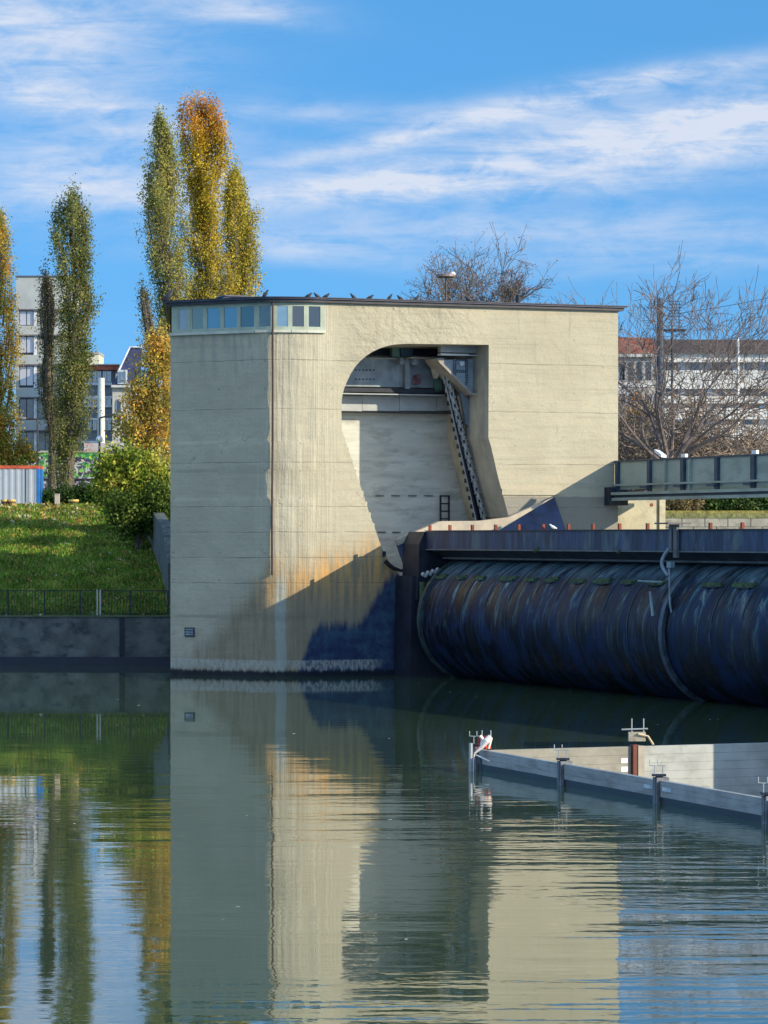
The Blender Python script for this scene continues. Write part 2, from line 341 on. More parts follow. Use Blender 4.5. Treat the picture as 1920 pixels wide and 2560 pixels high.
def leafm(name, tr=.35):
    M = bpy.data.materials.new(name); M.use_nodes = True; k = NT(M.node_tree)
    a = k.add('ShaderNodeVertexColor', layer_name='leaf').outputs[0]
    df = k.add('ShaderNodeBsdfDiffuse'); k.put(df.inputs[0], a); tl = k.add('ShaderNodeBsdfTranslucent'); k.put(tl.inputs[0], a)
    ms = k.add('ShaderNodeMixShader'); ms.inputs[0].default_value = tr; k.l.new(df.outputs[0], ms.inputs[1]); k.l.new(tl.outputs[0], ms.inputs[2])
    out = k.add('ShaderNodeOutputMaterial'); k.l.new(ms.outputs[0], out.inputs[0]); return M
LEAF = leafm("leaves"); BLADE = leafm("grass_blades", .25)
BARK = mat("bark", (.13, .105, .085), .9, var=.35, nscale=5)
BARKL = mat("pale_bark", (.15, .115, .105), .9, var=.35, nscale=3)

# ------------------------------------------------------------------ water
def water_mat():
    M = bpy.data.materials.new("river_water"); M.use_nodes = True; k = NT(M.node_tree)
    P = k.add('ShaderNodeNewGeometry').outputs['Position']; x, y, z = k.sep(P)
    b = k.add('ShaderNodeBsdfPrincipled')
    base = k.mix(k.rng(k.noise(k.scl(P, (.12, .05, 1)), 1, 3), .35, .65), (.040, .066, .036), (.052, .084, .042))
    fl = k.m('MULTIPLY', k.rng(k.noise(k.scl(P, (5, 2.0, 1)), 1.0, 2, .4), .755, .775), k.rng(k.noise(k.scl(P, (.3, .1, 1)), 1, 2), .45, .6))
    k.put(b.inputs['Base Color'], k.mix(fl, base, (.55, .50, .38)))
    b.inputs['IOR'].default_value = 1.58; k.put(b.inputs['Roughness'], k.m('ADD', .012, k.m('MULTIPLY', fl, .5)))
    # gusty patches: rippled near the viewer and at the right, calm by the pier
    patch = k.rng(k.noise(k.scl(P, (.10, .045, 1), (0, 0, R(12)), (3.3, 1.7, 0)), 1.0, 3, .5), .40, .62)
    near = k.m('MULTIPLY', k.rng(y, 38, 95, 1.15, .13), k.rng(k.noise(k.scl(P, (.07, .35, 1), (0, 0, 0), (2, 9, 0)), 1.0, 3, .6), .36, .62, .45, 1.5))
    w1 = k.noise(k.scl(P, (.85, 1.6, 1), (0, 0, R(10))), 1.0, 2, .5); w2 = k.noise(k.scl(P, (2.2, 4.2, 1), (0, 0, R(-12))), 1.0, 2, .55); w3 = k.noise(k.scl(P, (.25, .5, 1), (0, 0, R(-8))), 1.0, 2)
    amp = k.m('MULTIPLY', k.m('ADD', .35, k.m('MULTIPLY', patch, 1.0)), near)
    h = k.m('ADD', k.m('MULTIPLY', w1, .0062), k.m('ADD', k.m('MULTIPLY', w2, .0030), k.m('MULTIPLY', w3, .007)))
    h = k.m('MULTIPLY', h, amp)
    bp = k.add('ShaderNodeBump'); bp.inputs['Distance'].default_value = 1.0; bp.inputs['Strength'].default_value = 1; k.put(bp.inputs['Height'], h)
    k.put(b.inputs['Normal'], bp.outputs[0])
    out = k.add('ShaderNodeOutputMaterial'); k.l.new(b.outputs[0], out.inputs[0]); return M
TIP = Vector((2.33, 78.9)); ND = Vector((.317, -.9485)); FD = Vector((.930, .367))
FD = (Vector((9.25, 81.8)) - TIP).normalized()
hole = [(TIP.x, TIP.y), (TIP.x + ND.x * 34, TIP.y + ND.y * 34), (TIP.x + FD.x * 16, TIP.y + FD.y * 16)]
outer = [(-260, -20), (260, -20), (260, 400), (-260, 400)]
tri = tessellate_polygon([[Vector((*p, 0)) for p in outer], [Vector((*p, 0)) for p in hole]])
wm = MB(); wm.add([(*p, 0) for p in outer + hole], [tuple(t) for t in tri])
wo = wm.build('river_water', water_mat(), fix=False); tag(wo, kind='structure')
me = wo.data
if me.polygons[0].normal.z < 0: me.flip_normals()
bed = MB(); bed.box(-260, 260, -20, 400, -4.2, -4.0); tag(bed.build('river_bed', mat("river_mud", (.05, .05, .035), .95)), kind='structure')

# ------------------------------------------------------------------ pier (local frame: x along the sunlit face, y into it)
PA = math.atan2(.375, .927); O = Vector((-2.65, 133.0)); U = Vector((math.cos(PA), math.sin(PA))); Wv = Vector((-U.y, U.x))
def L2W(u, d, z): p = O + U * u + Wv * d; return Vector((p.x, p.y, z))
def W2L(x, y): p = Vector((x, y)) - O; return (p.dot(U), p.dot(Wv))
def at_d(px, py, d):          # where the sight line meets the plane at depth d
    k = (px - 960) / F; u = (k * (O.y + d * Wv.y) - O.x - d * Wv.x) / (U.x - k * U.y)
    Y = O.y + u * U.y + d * Wv.y; return (u, d, CZ - (py - HZ) * Y / F)
def at_u(px, py, u):
    k = (px - 960) / F; d = (k * (O.y + u * U.y) - O.x - u * U.x) / (Wv.x - k * Wv.y)
    Y = O.y + u * U.y + d * Wv.y; return (u, d, CZ - (py - HZ) * Y / F)
nosew = [Vector((O.x, O.y))]; th = math.degrees(PA); ds = .05
while True:
    sdist = (len(nosew) - 1) * ds
    if sdist < 1.75: th = 22.0 - 22.0 * (sdist / 1.75) ** 1.1
    elif sdist < 2.25: th = -31.0 * (sdist - 1.75) / .5
    else: th = -31.0
    p = nosew[-1]; q = p - Vector((math.cos(R(th)), math.sin(R(th)))) * ds; nosew.append(q)
    if q.x / q.y <= -(960 - 427) / F: break
nosew = nosew[::-1]
path = [Vector(W2L(p.x, p.y)) for i, p in enumerate(nosew) if i % 3 == 0 or i == len(nosew) - 1]; path[-1] = Vector((0, 0)); PL = path[0]
UE = 13.1; ZT = 14.60; ZS = 13.52; US = at_d(812, 800, 0)[0]
pier = thing('weir_pier', 'tall pale concrete weir pier with rounded corner, flat roof and deep curved niche', 'pier', (O.x, O.y, 0), PA)
BL = Vector(W2L(-9.1, 147.5)); BR = Vector((UE, 13.0))
# outer shell
sh = MB()
from mathutils import noise as mn
zz_ = [-4, 0] + [.14 * i for i in range(1, int(ZS / .14))] + [ZS]; rows_ = []
for i, p in enumerate(path):
    a = path[max(0, i - 1)]; c = path[min(len(path) - 1, i + 1)]; d = (c - a).normalized(); nn = Vector((d.y, -d.x)); e = min(1, i / 3, (len(path) - 1 - i) / 3)
    rows_.append([(p.x + nn.x * o_, p.y + nn.y * o_, z) for z, o_ in ((z, e * (.055 * mn.noise(Vector((p.x * .9, 3.1, z * .55))) + .020 * mn.noise(Vector((p.x * 3.5, 8.1, z * 1.9))) + .018 * math.copysign(1, mn.noise(Vector((5.5, 1.2, int(z / 1.15) * 1.7)))) * (0 < z < 13)) * (1 if 0 < z < ZS - .3 else 0)) for z in zz_)])
nz_ = len(zz_); sh.add([q for rw_ in rows_ for q in rw_], [(i * nz_ + j, (i + 1) * nz_ + j, (i + 1) * nz_ + j + 1, i * nz_ + j + 1) for i in range(len(path) - 1) for j in range(nz_ - 1)])
for a, b in ((Vector((UE, 0)), BR), (BR, BL), (BL, PL)): sh.add([(a.x, a.y, -4), (b.x, b.y, -4), (b.x, b.y, ZT), (a.x, a.y, ZT)], [(0, 1, 2, 3)])
op = [(853.5, 1028), (855, 993), (860, 972), (867, 955), (876, 936), (887, 918), (900, 903), (916, 889.5), (932, 879), (950, 870.6), (968, 865), (985, 861.5), (1003, 860), (1022, 859.4), (1120, 860.5), (1222, 862),
      (1221.5, 980), (1221, 1095), (1228, 1118), (1245, 1192), (1258, 1240), (1271.6, 1291.6), (1300, 1330), (1320, 1460), (1100, 1520), (1035, 1475), (1000, 1440), (972, 1402), (955, 1371), (926, 1290), (896, 1200), (862, 1098), (854.5, 1074)]
opl = [at_d(a, b, 0) for a, b in op]
outl = [(0, -4), (UE, -4), (UE, ZT), (US, ZT), (US, ZS), (0, ZS)]
hl = [(p[0], p[2]) for p in opl]
tri = tessellate_polygon([[Vector((a, b, 0)) for a, b in outl], [Vector((a, b, 0)) for a, b in hl]])
sh.add([(a, 0, b) for a, b in outl + hl], [tuple(t) for t in tri])
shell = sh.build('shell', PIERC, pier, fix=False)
bm = bmesh.new(); bm.from_mesh(shell.data); bmesh.ops.remove_doubles(bm, verts=bm.verts, dist=.001)
C0 = Vector((5, 3.5, 7))
for f in bm.faces:
    c = f.calc_center_median()
    ref = Vector((0, -1, 0)) if abs(c.y) < .02 and c.x > -.1 and c.x < UE - .01 else Vector((c.x - C0.x, c.y - C0.y, 0))
    if f.normal.dot(ref) < 0: f.normal_flip()
bm.to_mesh(shell.data); bm.free()
for p in shell.data.polygons: p.use_smooth = (p.center.x < .05 and p.center.y < 2.2)
# niche: sides and back
ND_ = 4.2
nb = MB(); k = len(hl)
nb.add([(a, 0, b) for a, b in hl] + [(a, ND_, b) for a, b in hl], [(i, (i + 1) % k, k + (i + 1) % k, k + i) for i in range(k)])
nb.build('niche_side', CONC, pier)
nb = MB(); nb.add([(-.4, ND_ - .02, -3.9), (UE - .3, ND_ - .02, -3.9), (UE - .3, ND_ - .02, 14.2), (-.4, ND_ - .02, 14.2)], [(0, 1, 2, 3)])
nb.build('niche_back', NICHE, pier)
# raised lip low on the right
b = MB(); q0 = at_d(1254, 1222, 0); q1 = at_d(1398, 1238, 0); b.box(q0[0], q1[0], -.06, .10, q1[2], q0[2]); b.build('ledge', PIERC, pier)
# niche machinery --------------------------------------------------
def rect(mb, px0, px1, py0, py1, d0, d1):
    a = at_d(px0, py0, d0); c = at_d(px1, py1, d0); mb.box(a[0], c[0], d0, d1, c[2], a[2])
b = MB(); rect(b, 800, 1216, 893, 972, 3.1, 3.3)
b.build('girder', STEELB, pier)
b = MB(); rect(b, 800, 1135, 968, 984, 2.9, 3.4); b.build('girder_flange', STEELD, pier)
b = MB(); rect(b, 800, 1130, 984, 987, 2.86, 3.4); b.build('flange_edge', STEELL, pier)
b = MB()
for px in (840, 906, 999, 1092): rect(b, px, px + (92 if px > 850 else 65), 989, 1028, 3.6, 4.1)
for o_ in (b.build('sheet_panel', PANELM, pier),): pass
b = MB(); rect(b, 800, 1140, 1029, 1033, 3.55, 4.15); b.build('panel_trim', STEELD, pier)
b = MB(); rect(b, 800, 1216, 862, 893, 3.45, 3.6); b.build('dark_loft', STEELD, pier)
b = MB(); rect(b, 981, 999, 862, 892, 2.9, 3.2); b.build('gear_housing', GREENP, pier)
b = MB(); rect(b, 1002, 1032, 868, 890, 3.0, 3.25); b.build('motor', mat("blue_motor_paint", (.03, .08, .13), .5, var=.4), pier)
b = MB(); rect(b, 1102, 1211, 864, 883, 1.2, 1.5); b.build('white_beam', STEELL, pier)
b = MB(); rect(b, 1102, 1172, 883.5, 889.5, 1.15, 1.5); rect(b, 1172.5, 1211, 887, 889.5, 1.15, 1.5); b.build('beam_flange', WHITEM, pier)
b = MB(); rect(b, 1030, 1112, 893, 896.5, 2.2, 2.9); rect(b, 800, 1030, 894, 896, 2.95, 3.1); b.build('rail', mat("old_pale_paint", (.42, .40, .33), .6, var=.3), pier)
# vertical stiffener, hanging bits
b = MB(); rect(b, 1013, 1025, 897, 972, 2.85, 3.1); b.build('stiffener', STEELB, pier)
b = MB(); rect(b, 1115, 1117, 938, 985, 2.5, 2.6); b.build('guide_bar', mat("pale_bar_paint", (.45, .46, .46), .5), pier)
for px, rr in ((1003, .16), (1036, .20)):
    c_ = at_d(px, 905, 2.7); b = MB()
    for s_ in (0,): b.tube([(c_[0], 2.6, c_[2]), (c_[0], 2.8, c_[2])], rr * .7, 14)
    rect(b, px - 2, px + 2, 894, 905, 2.5, 2.9); b.build('pulley', STEELB, pier)
def plate(mb, pts, d0, d1):
    q = [at_d(a, b_, d0) for a, b_ in pts]; mb.slab([(p[0], p[2]) for p in q], d0, d1)
b = MB(); plate(b, [(1083, 916), (1104, 916), (1094, 946), (1090, 946)], 2.3, 2.6); b.build('hanger', mat("old_pale_paint", (.42, .40, .33)), pier)
b = MB(); plate(b, [(1085, 948), (1104, 948), (1106, 978), (1088, 978)], 2.9, 3.05); b.build('small_plate', GREENP, pier)
b = MB(); plate(b, [(1034, 938), (1050, 934), (1055, 945), (1052, 960), (1034, 964), (1028, 955)], 3.075, 3.09); b.build('red_paint_patch', REDPINK, pier)
b = MB(); plate(b, [(1094, 900), (1206, 897), (1206, 985), (1180, 985)], 1.6, 2.4); b.build('gusset_plate', mat("pale_blue_steel", (.30, .36, .42), .5, .1, var=.18, nscale=2, dirt=(.2, .22, .26), damt=.4), pier)
b = MB(); plate(b, [(1092, 896), (1110, 896), (1110, 910), (1182, 982), (1206, 984), (1206, 987), (1178, 987), (1100, 908)], 1.2, 2.5); b.build('gusset_edge', mat("tan_grey_steel", (.30, .27, .24), .6, var=.2), pier)
b = MB(); rect(b, 1136, 1141, 897, 944, 1.5, 1.58); rect(b, 1166, 1170, 897, 968, 1.5, 1.58); b.build('angle_iron', STEELB, pier)
b = MB()
for px in (1143, 1148, 1153, 1158, 1163):
    for py in (900, 926, 930): c_ = at_d(px, py, 1.57); MB().ball(c_, .028, 6, 4).build('rivet', STEELD, pier)
for py in range(902, 962, 6):
    for px in (1139, 1168):
        if py < 900 + (px - 1094) * .9: c_ = at_d(px, py, 1.49); MB().ball(c_, .03, 6, 4).build('rivet', STEELD, pier)
for px in range(890, 940, 9):
    for py in (925, 948): c_ = at_d(px, py, 3.08); MB().ball(c_, .032, 6, 4).build('rivet', STEELD, pier)

c_ = at_d(1154, 909, 1.5); b = MB(); b.tube([(c_[0], 1.45, c_[2]), (c_[0], 1.6, c_[2])], .10, 16); b.build('inspection_cap', WHITEM, pier)
# guide rack for the chain and the slanting channel beside it
def strip(mb, p0, p1, wpx, d0, d1):
    (x0, y0), (x1, y1) = p0, p1; plate(mb, [(x0, y0), (x0 + wpx, y0), (x1 + wpx, y1), (x1, y1)], d0, d1)
b = MB(); strip(b, (1107, 925), (1198, 1330), 4, 2.0, 2.2); strip(b, (1112, 925), (1203, 1330), 16, 2.5, 2.6); b.build('guide_rack', STEELD, pier)
b = MB(); strip(b, (1105, 925), (1196, 1330), 2, 1.97, 2.1); b.build('rack_edge', STEELL, pier)
b = MB()
for i in range(18):
    t = .10 + i * .053; c_ = at_d(1104 + 91 * t, 925 + 405 * t, 2.1); b = MB(); b.box(c_[0] - .06, c_[0] + .09, 2.01, 2.19, c_[2] - .09, c_[2] + .09); b.build('rack_tooth', STEELD, pier)
b = MB(); strip(b, (1128, 950), (1215, 1330), 4, 2.2, 2.4); b.build('rack_side', STEELD, pier)
b = MB(); plate(b, [(1147, 958), (1168, 984), (1184, 1058), (1172, 1066), (1165, 1058)], 1.9, 2.1); b.build('chute_plate', STEELB, pier)
b = MB(); plate(b, [(1172, 990), (1215, 994), (1218, 1100), (1262, 1290), (1235, 1296), (1190, 1100)], 3.4, 3.9); b.build('corner_column', CONC, pier)
# step recesses in the back wall, their shade painted as dark strips
for row, xs in ((1238, (940, 980, 1022, 1063)), (1329, (945, 982, 1024))):
    for x_ in xs:
        b = MB(); rect(b, x_, x_ + 20, row, row + 2.5, ND_ - .10, ND_ - .03); b.build('step_shade_strip', mat("step_shadow_grey", (.10, .10, .10), .9), pier)
for i in range(9):
    t_ = i / 8; x_ = 862 + 6 + 58 * t_ * 1.45; y_ = 1096 + 27 * i
    b = MB(); c_ = at_d(op[-2][0] + (955 - 862) * (y_ - 1098) / 273 + 3, y_, .3); b.box(c_[0] - .10, c_[0] - .005, .35, .6, c_[2] - .10, c_[2] + .06); b.build('edge_step', CONC, pier)
# ladder
b = MB()
for px in (1101, 1122): c_ = at_d(px, 1238, 3.9); e_ = at_d(px, 1335, 3.9); b.box(c_[0] - .03, c_[0] + .03, 3.85, 3.92, e_[2], c_[2])
for py in range(1240, 1335, 19): c_ = at_d(1101, py, 3.9); e_ = at_d(1122, py, 3.9); b.box(c_[0] + .02, e_[0] - .02, 3.86, 3.91, c_[2] - .03, c_[2] + .03)
b.build('ladder', STEELD, pier)
# windows ---------------------------------------------------------
def pathpoint(px, off=0.0):
    pts = [Vector(p) for p in path] + [Vector((US + .3, 0))]
    k = (px - 960) / F
    for a, b_ in zip(pts[:-1], pts[1:]):
        wa = L2W(a.x, a.y, 0); wb = L2W(b_.x, b_.y, 0)
        fa = wa.x - k * wa.y; fb = wb.x - k * wb.y
        if fa <= 0 <= fb or (a is pts[0] and fa > 0):
            t = min(1, max(0, -fa / (fb - fa) if fb != fa else 0)); p = a.lerp(b_, t); d = (b_ - a).normalized()
            return p + Vector((-d.y, d.x)) * off, d
    p = pts[-1]; return p, Vector((1, 0))
GLC = glassm('curtained_glass', (.30, .29, .28), .1, .4); GLT = glassm('tree_reflection_tint_glass', (.17, .17, .08), .05, .6); GLS = glassm('sky_reflection_tint_glass', (.07, .15, .19), .03, 1.0); GLG = glassm('greenish_glass', (.06, .09, .08), .06, .5)  # tree and sky reflections painted in as glass base colours
edges = [429, 471, 512, 555, 596, 640, 684, 728, 766, 812]
panes = [(444, 466.5), (476, 507), (517.5, 550), (559.5, 592), (601, 635), (644, 677), (689, 720), (731, 760), (772, 801)]
ZP0, ZP1 = 13.66, 14.46
def pbox(mb, a, b_, o0, o1, z0, z1):
    (A, da), (B, db) = pathpoint(a), pathpoint(b_); d = (B - A).normalized(); nn = Vector((-d.y, d.x))
    q = [A + nn * o0, B + nn * o0, B + nn * o1, A + nn * o1]; mb.prism([(p.x, p.y) for p in q], z0, z1)
for i, (a, c) in enumerate(panes):
    e0, e1 = edges[i], edges[i + 1]
    b = MB(); pbox(b, e0, a, 0, .16, ZS, ZT); pbox(b, c, e1, 0.002, .16, ZS, ZT); pbox(b, a, c, .004, .15, ZS, ZP0); pbox(b, a, c, .004, .15, ZP1, ZT)
    wn = b.build('window', FRAME, pier)
    b = MB(); pbox(b, a - 1, c + 1, .035, .06, ZP0 - .02, ZP1 + .02); b.build('pane', (GLC, GLT, GLS, GLS, GLG, GLG, GLS, GLASSD, GLASSD)[i], wn)
    if i in (0, 1, 5, 6):
        b = MB(); pbox(b, a, a + (c - a) * .12, .01, .034, ZP0, ZP1); b.build('sash', FRAME, wn)
b = MB()
for i in range(0, len(edges) - 1): pbox(b, edges[i] - (3 if i == 0 else 0), edges[i + 1], -.12, .04, ZS - .10, ZS + .004 * (i % 2))
b.build('window_sill', SILL, pier)
b = MB(); rect(b, 813, 1540, 757, 768, -.05, .10); b.build('fascia', FASCIA, pier)
# roof
def offs(pts, off):
    out = []
    for i, p in enumerate(pts):
        a = pts[i - 1]; c = pts[(i + 1) % len(pts)]; d1 = (p - a).normalized(); d2 = (c - p).normalized()
        n1 = Vector((d1.y, -d1.x)); n2 = Vector((d2.y, -d2.x)); nn = (n1 + n2); nn /= max(.5, nn.dot(n1)) if nn.length > 0 else 1
        out.append(p + nn * off)
    return out
plan = [Vector(p) for p in path] + [Vector((UE, 0)), BR, BL]
b = MB(); b.prism([(p.x, p.y) for p in offs(plan, .18)], ZT + .004, ZT + .12); b.build('roof_fascia', ROOFM, pier)
b = MB(); b.prism([(p.x, p.y) for p in offs(plan, .27)], ZT + .123, ZT + .165); b.build('roof_strip', ROOFL, pier)
b = MB(); b.prism([(p.x, p.y) for p in offs(plan, .32)], ZT + .168, ZT + .205); b.build('roof', ROOFM, pier)
b = MB(); a0 = W2L(-7.0, 137.4); b.prism([(a0[0], a0[1]), (a0[0] + .95 * 1.2, a0[1]), (a0[0] + 1.1 * 1.0, a0[1] + 1.2), (a0[0], a0[1] + 1.2)], ZT + .25, ZT + .36)
hx = a0[0]; b = MB(); b.slab([(hx - .3, ZT + .207), (hx + 1.1, ZT + .207), (hx + .95, ZT + .46), (hx + .05, ZT + .46)], a0[1] - 1.6, a0[1] - .6); b.slab([(hx - .0, ZT + .463), (hx + 1.15, ZT + .463), (hx + 1.1, ZT + .51), (hx + .05, ZT + .51)], a0[1] - 1.7, a0[1] - .5)
b.build('roof_hatch', ROOFL, pier)
c_ = at_d(1295, 742, 1.5); b = MB(); b.tube([(c_[0], 1.5, ZT + .19), (c_[0], 1.5, ZT + .26 + .26), (c_[0], 1.5, ZT + .62)], [.09, .09, .09], 10); b.ball((c_[0], 1.5, ZT + .62), (.10, .10, .05)); b.build('vent_pipe', STEELD, pier)
# downpipe
p_, d_ = pathpoint(682, -.10)
b = MB(); b.tube([(p_.x, p_.y, ZT + .02), (p_.x, p_.y, 9.5), (p_.x - .03, p_.y, 6.0), (p_.x - .02, p_.y, 3.95)], .045, 8); b.build('downpipe', mat("brown_downpipe", (.05, .028, .02), .6), pier)
# small sign plate
p_, d_ = pathpoint(475, -.04)
b = MB(); b.add([(p_.x - .17 * d_.x, p_.y - .17 * d_.y, 1.50), (p_.x + .17 * d_.x, p_.y + .17 * d_.y, 1.50), (p_.x + .17 * d_.x, p_.y + .17 * d_.y, 1.84), (p_.x - .17 * d_.x, p_.y - .17 * d_.y, 1.84)], [(0, 1, 2, 3)])
pl = MB()
def wallbox(mb, px0, px1, z0, z1, o0, o1): pbox(mb, px0, px1, o0, o1, z0, z1)
wallbox(pl, 463, 487, 1.50, 1.86, -.05, .02); pp = pl.build('gauge_plate', mat("dark_plate", (.03, .04, .06), .5), pier)
pl = MB()
for z_ in (1.57, 1.66, 1.76): wallbox(pl, 466, 484, z_, z_ + .045, -.055, -.045)
pl.build('plate_stripe', mat("plate_mark", (.30, .33, .36), .6), pp)

# ------------------------------------------------------------------ lift chain
ch = thing('lift_chain', 'heavy grey link chain hanging slantwise inside the pier niche', 'chain', (O.x, O.y, 0), PA)
for i in range(26):
    t = i / 25; c_ = at_d(1118 + 96 * t, 940 + 372 * t, 1.95); sx = 1 if i % 2 else -1
    b = MB(); dv = Vector((96 * .0157, 0, -372 * .0157)).normalized(); pr = Vector((dv.z, 0, -dv.x))
    p = Vector(c_); h_ = .16
    if i % 2:
        for s_ in (-1, 1): b.tube([p - dv * h_ + pr * .075 * s_, p + dv * h_ + pr * .075 * s_], .045, 6)
        for s_ in (-1, 1): b.tube([p + dv * h_ * s_ - pr * .10, p + dv * h_ * s_ + pr * .10], .06, 8)
    else:
        b.tube([p - dv * (h_ + .02), p + dv * (h_ + .02)], [.09, .09], 8)
        b.tube([p - pr * .13 - dv * .1, p + pr * .13 - dv * .1], .05, 8)
    b.build('link', CHAINM, ch)

# ------------------------------------------------------------------ roller gate
gate = thing('roller_gate', 'huge dark algae-streaked steel roller gate below a rusty deck beam', 'weir gate', (O.x, O.y, 0), PA)
UC, ZC, RD = 5.6, 2.24, 2.4; DL = 62.0
N = 128; b = MB(); V = []; ys = [-2.8 - i * (DL - 2.8) / 30 for i in range(31)]
for y_ in ys:
    for j in range(N): a = 2 * math.pi * j / N; V.append((UC + RD * math.cos(a), y_, ZC + RD * math.sin(a)))
Fc = [(i * N + j, i * N + (j + 1) % N, (i + 1) * N + (j + 1) % N, (i + 1) * N + j) for i in range(30) for j in range(N)]
b.add(V, Fc); b.add([V[j] for j in range(N)], [tuple(range(N))])
drum = b.build('drum', DRUM, gate, smooth=True)
b = MB(); b.tube([(UC, -.5, ZC), (UC, -2.78, ZC)], 1.3, 40); b.build('axle_hub', STEELD, gate)
def ring(y0, y1, r0, r1, a0=0, a1=360, nseg=96):
    mb = MB(); V = []; full = a1 - a0 >= 360; m_ = nseg + 1
    for i in range(m_):
        a = R(a0 + (a1 - a0) * i / nseg)
        for (y_, r_) in ((y0, r0), (y0, r1), (y1, r1), (y1, r0)): V.append((UC + r_ * math.cos(a), y_, ZC + r_ * math.sin(a)))
    F_ = []
    for i in range(nseg):
        for j in range(4): F_.append((i * 4 + j, i * 4 + (j + 1) % 4, (i + 1) * 4 + (j + 1) % 4, (i + 1) * 4 + j))
    mb.add(V, F_); return mb
SEAM = mat("seam_steel", (.014, .026, .05), .6, var=.4)
seams = [-2.8 - 2.02 * i for i in range(1, 14)]
for i, y_ in enumerate(seams):
    rg = ring(y_, y_ - .05, RD - .02, RD + .018, 96, (158, 185, 165, 235, 150)[i % 5])
    rg.build('seam_rib', SEAM, gate, smooth=False)
ring(-2.78, -3.05, RD - .1, RD + .10, 0, 360).build('end_rim', mat("rim_steel", (.025, .045, .05), .5, var=.5, nscale=3), gate)
ring(-23.6, -23.85, RD - .02, RD + .13, 95, 320).build('guide_hoop', mat("worn_hoop_steel", (.045, .07, .10), .45, .2, var=.5, nscale=3), gate)
# moss-covered ledge pieces along the drum
for i in range(13):
    y0 = -2.8 - 2.02 * i - random.uniform(.1, .7); y1 = y0 - random.uniform(.6, 1.6)
    if i == 10: continue
    a = R(180 - 43); cu, cz_ = UC + RD * math.cos(a), ZC + RD * math.sin(a)
    b = MB(); b.box(cu - .10, cu + .06, y1, y0, cz_ - .05, cz_ + .06)
    b.box(cu - .02, cu + .20, y1 - random.uniform(-.2, .2), y0 + random.uniform(-.3, .1), cz_ + .02, cz_ + random.uniform(.08, .17))
    lg = b.build('mossy_ledge', MOSS, gate)
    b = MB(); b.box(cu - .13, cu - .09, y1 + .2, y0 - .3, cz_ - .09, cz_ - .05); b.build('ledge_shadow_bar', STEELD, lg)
b = MB(); a = R(180 - 38); b.tube([(UC + (RD + .03) * math.cos(a), -2.9, ZC + (RD + .03) * math.sin(a) - .2), (UC + (RD + .03) * math.cos(a), -30, ZC + (RD + .03) * math.sin(a) - .2)], .035, 6); b.build('drum_pipe', mat("rim_steel", (.025, .045, .05)), gate)
# deck beam
UD = 3.79; ZD1 = 5.66; ZD0 = 4.98
b = MB(); b.slab([(UD, ZD0), (UD + 3.4, ZD0), (UD + 3.4, ZD1), (UD, ZD1)], -DL, -2.07); b.build('deck_beam', DECKM, gate)
b = MB(); b.box(UD - .05, UD + 3.45, -DL, -2.03, ZD1 + .003, ZD1 + .035); b.build('deck_plate', mat("deck_top_steel", (.06, .045, .045), .7, var=.3), gate)
b = MB(); b.slab([(UD + .05, ZD0 - .004), (UD + 3, ZD0 - .004), (UD + 3, 4.55), (UD + .75, 4.55)], -DL, -2.2); b.build('deck_skirt', DECKD, gate)
b = MB(); b.box(UD - .05, UD + .06, -DL, -2.1, ZD0 - .05, ZD0 - .006); b.build('skirt_trim', mat("trim_steel", (.10, .11, .12), .5, var=.3), gate)
b = MB(); b.tube([(UD + .62, -2.3, 4.62), (UD + .62, -DL, 4.62)], .045, 8); b.build('skirt_rail', mat("trim_steel", (.10, .11, .12)), gate)

for px in (1075, 1125, 1181, 1239, 1297, 1358, 1421, 1483, 1549, 1619, 1776, 1856):
    q = at_u(px, 1322, UD + .05); b = MB(); b.box(q[0] - .045, q[0] + .045, q[1] - .06, q[1] + .06, ZD1 + .036, ZD1 + .24); b.build('deck_post', RUST, gate)
for px, py, rr in ((1341, 1372, .12), (1548, 1377, .09)):
    q = at_u(px, py, UD - .06); b = MB(); b.ball((q[0], q[1], q[2] - .05), (.10, rr, rr), 8, 6); b.build('moss_clump', MOSS, gate)
# end shield beside the pier
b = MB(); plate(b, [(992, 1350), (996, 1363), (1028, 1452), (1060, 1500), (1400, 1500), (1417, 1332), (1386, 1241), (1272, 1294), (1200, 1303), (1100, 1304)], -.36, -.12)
b.build('end_shield', mat("shield_shaded_steel", (.025, .045, .12), .6, var=.4, nscale=1.6, dirt=(.06, .09, .14), dscale=(1.5, 1.5, .6), damt=.8), gate)  # dark blue carries the shade on the plate, up to the shadow edge
b = MB(); plate(b, [(992, 1349), (997, 1363), (1062, 1331), (1236, 1333), (1384, 1243), (1272, 1293), (1200, 1302), (1100, 1303)], -.41, -.10); b.build('shield_lit_face', SHIELDM, gate)  # sunlit part of the same shield, painted pale down to the shadow line
b = MB(); plate(b, [(1062, 1329), (1048, 1360), (1044, 1500), (1100, 1560), (1300, 1560), (1300, 1329)], -2.05, -.42); b.build('end_box', STEELD, gate)
b = MB(); plate(b, [(1030, 1440), (1200, 1440), (1200, 1720), (1024, 1720)], -1.8, -.15); b.build('seal_box', STEELD, gate)
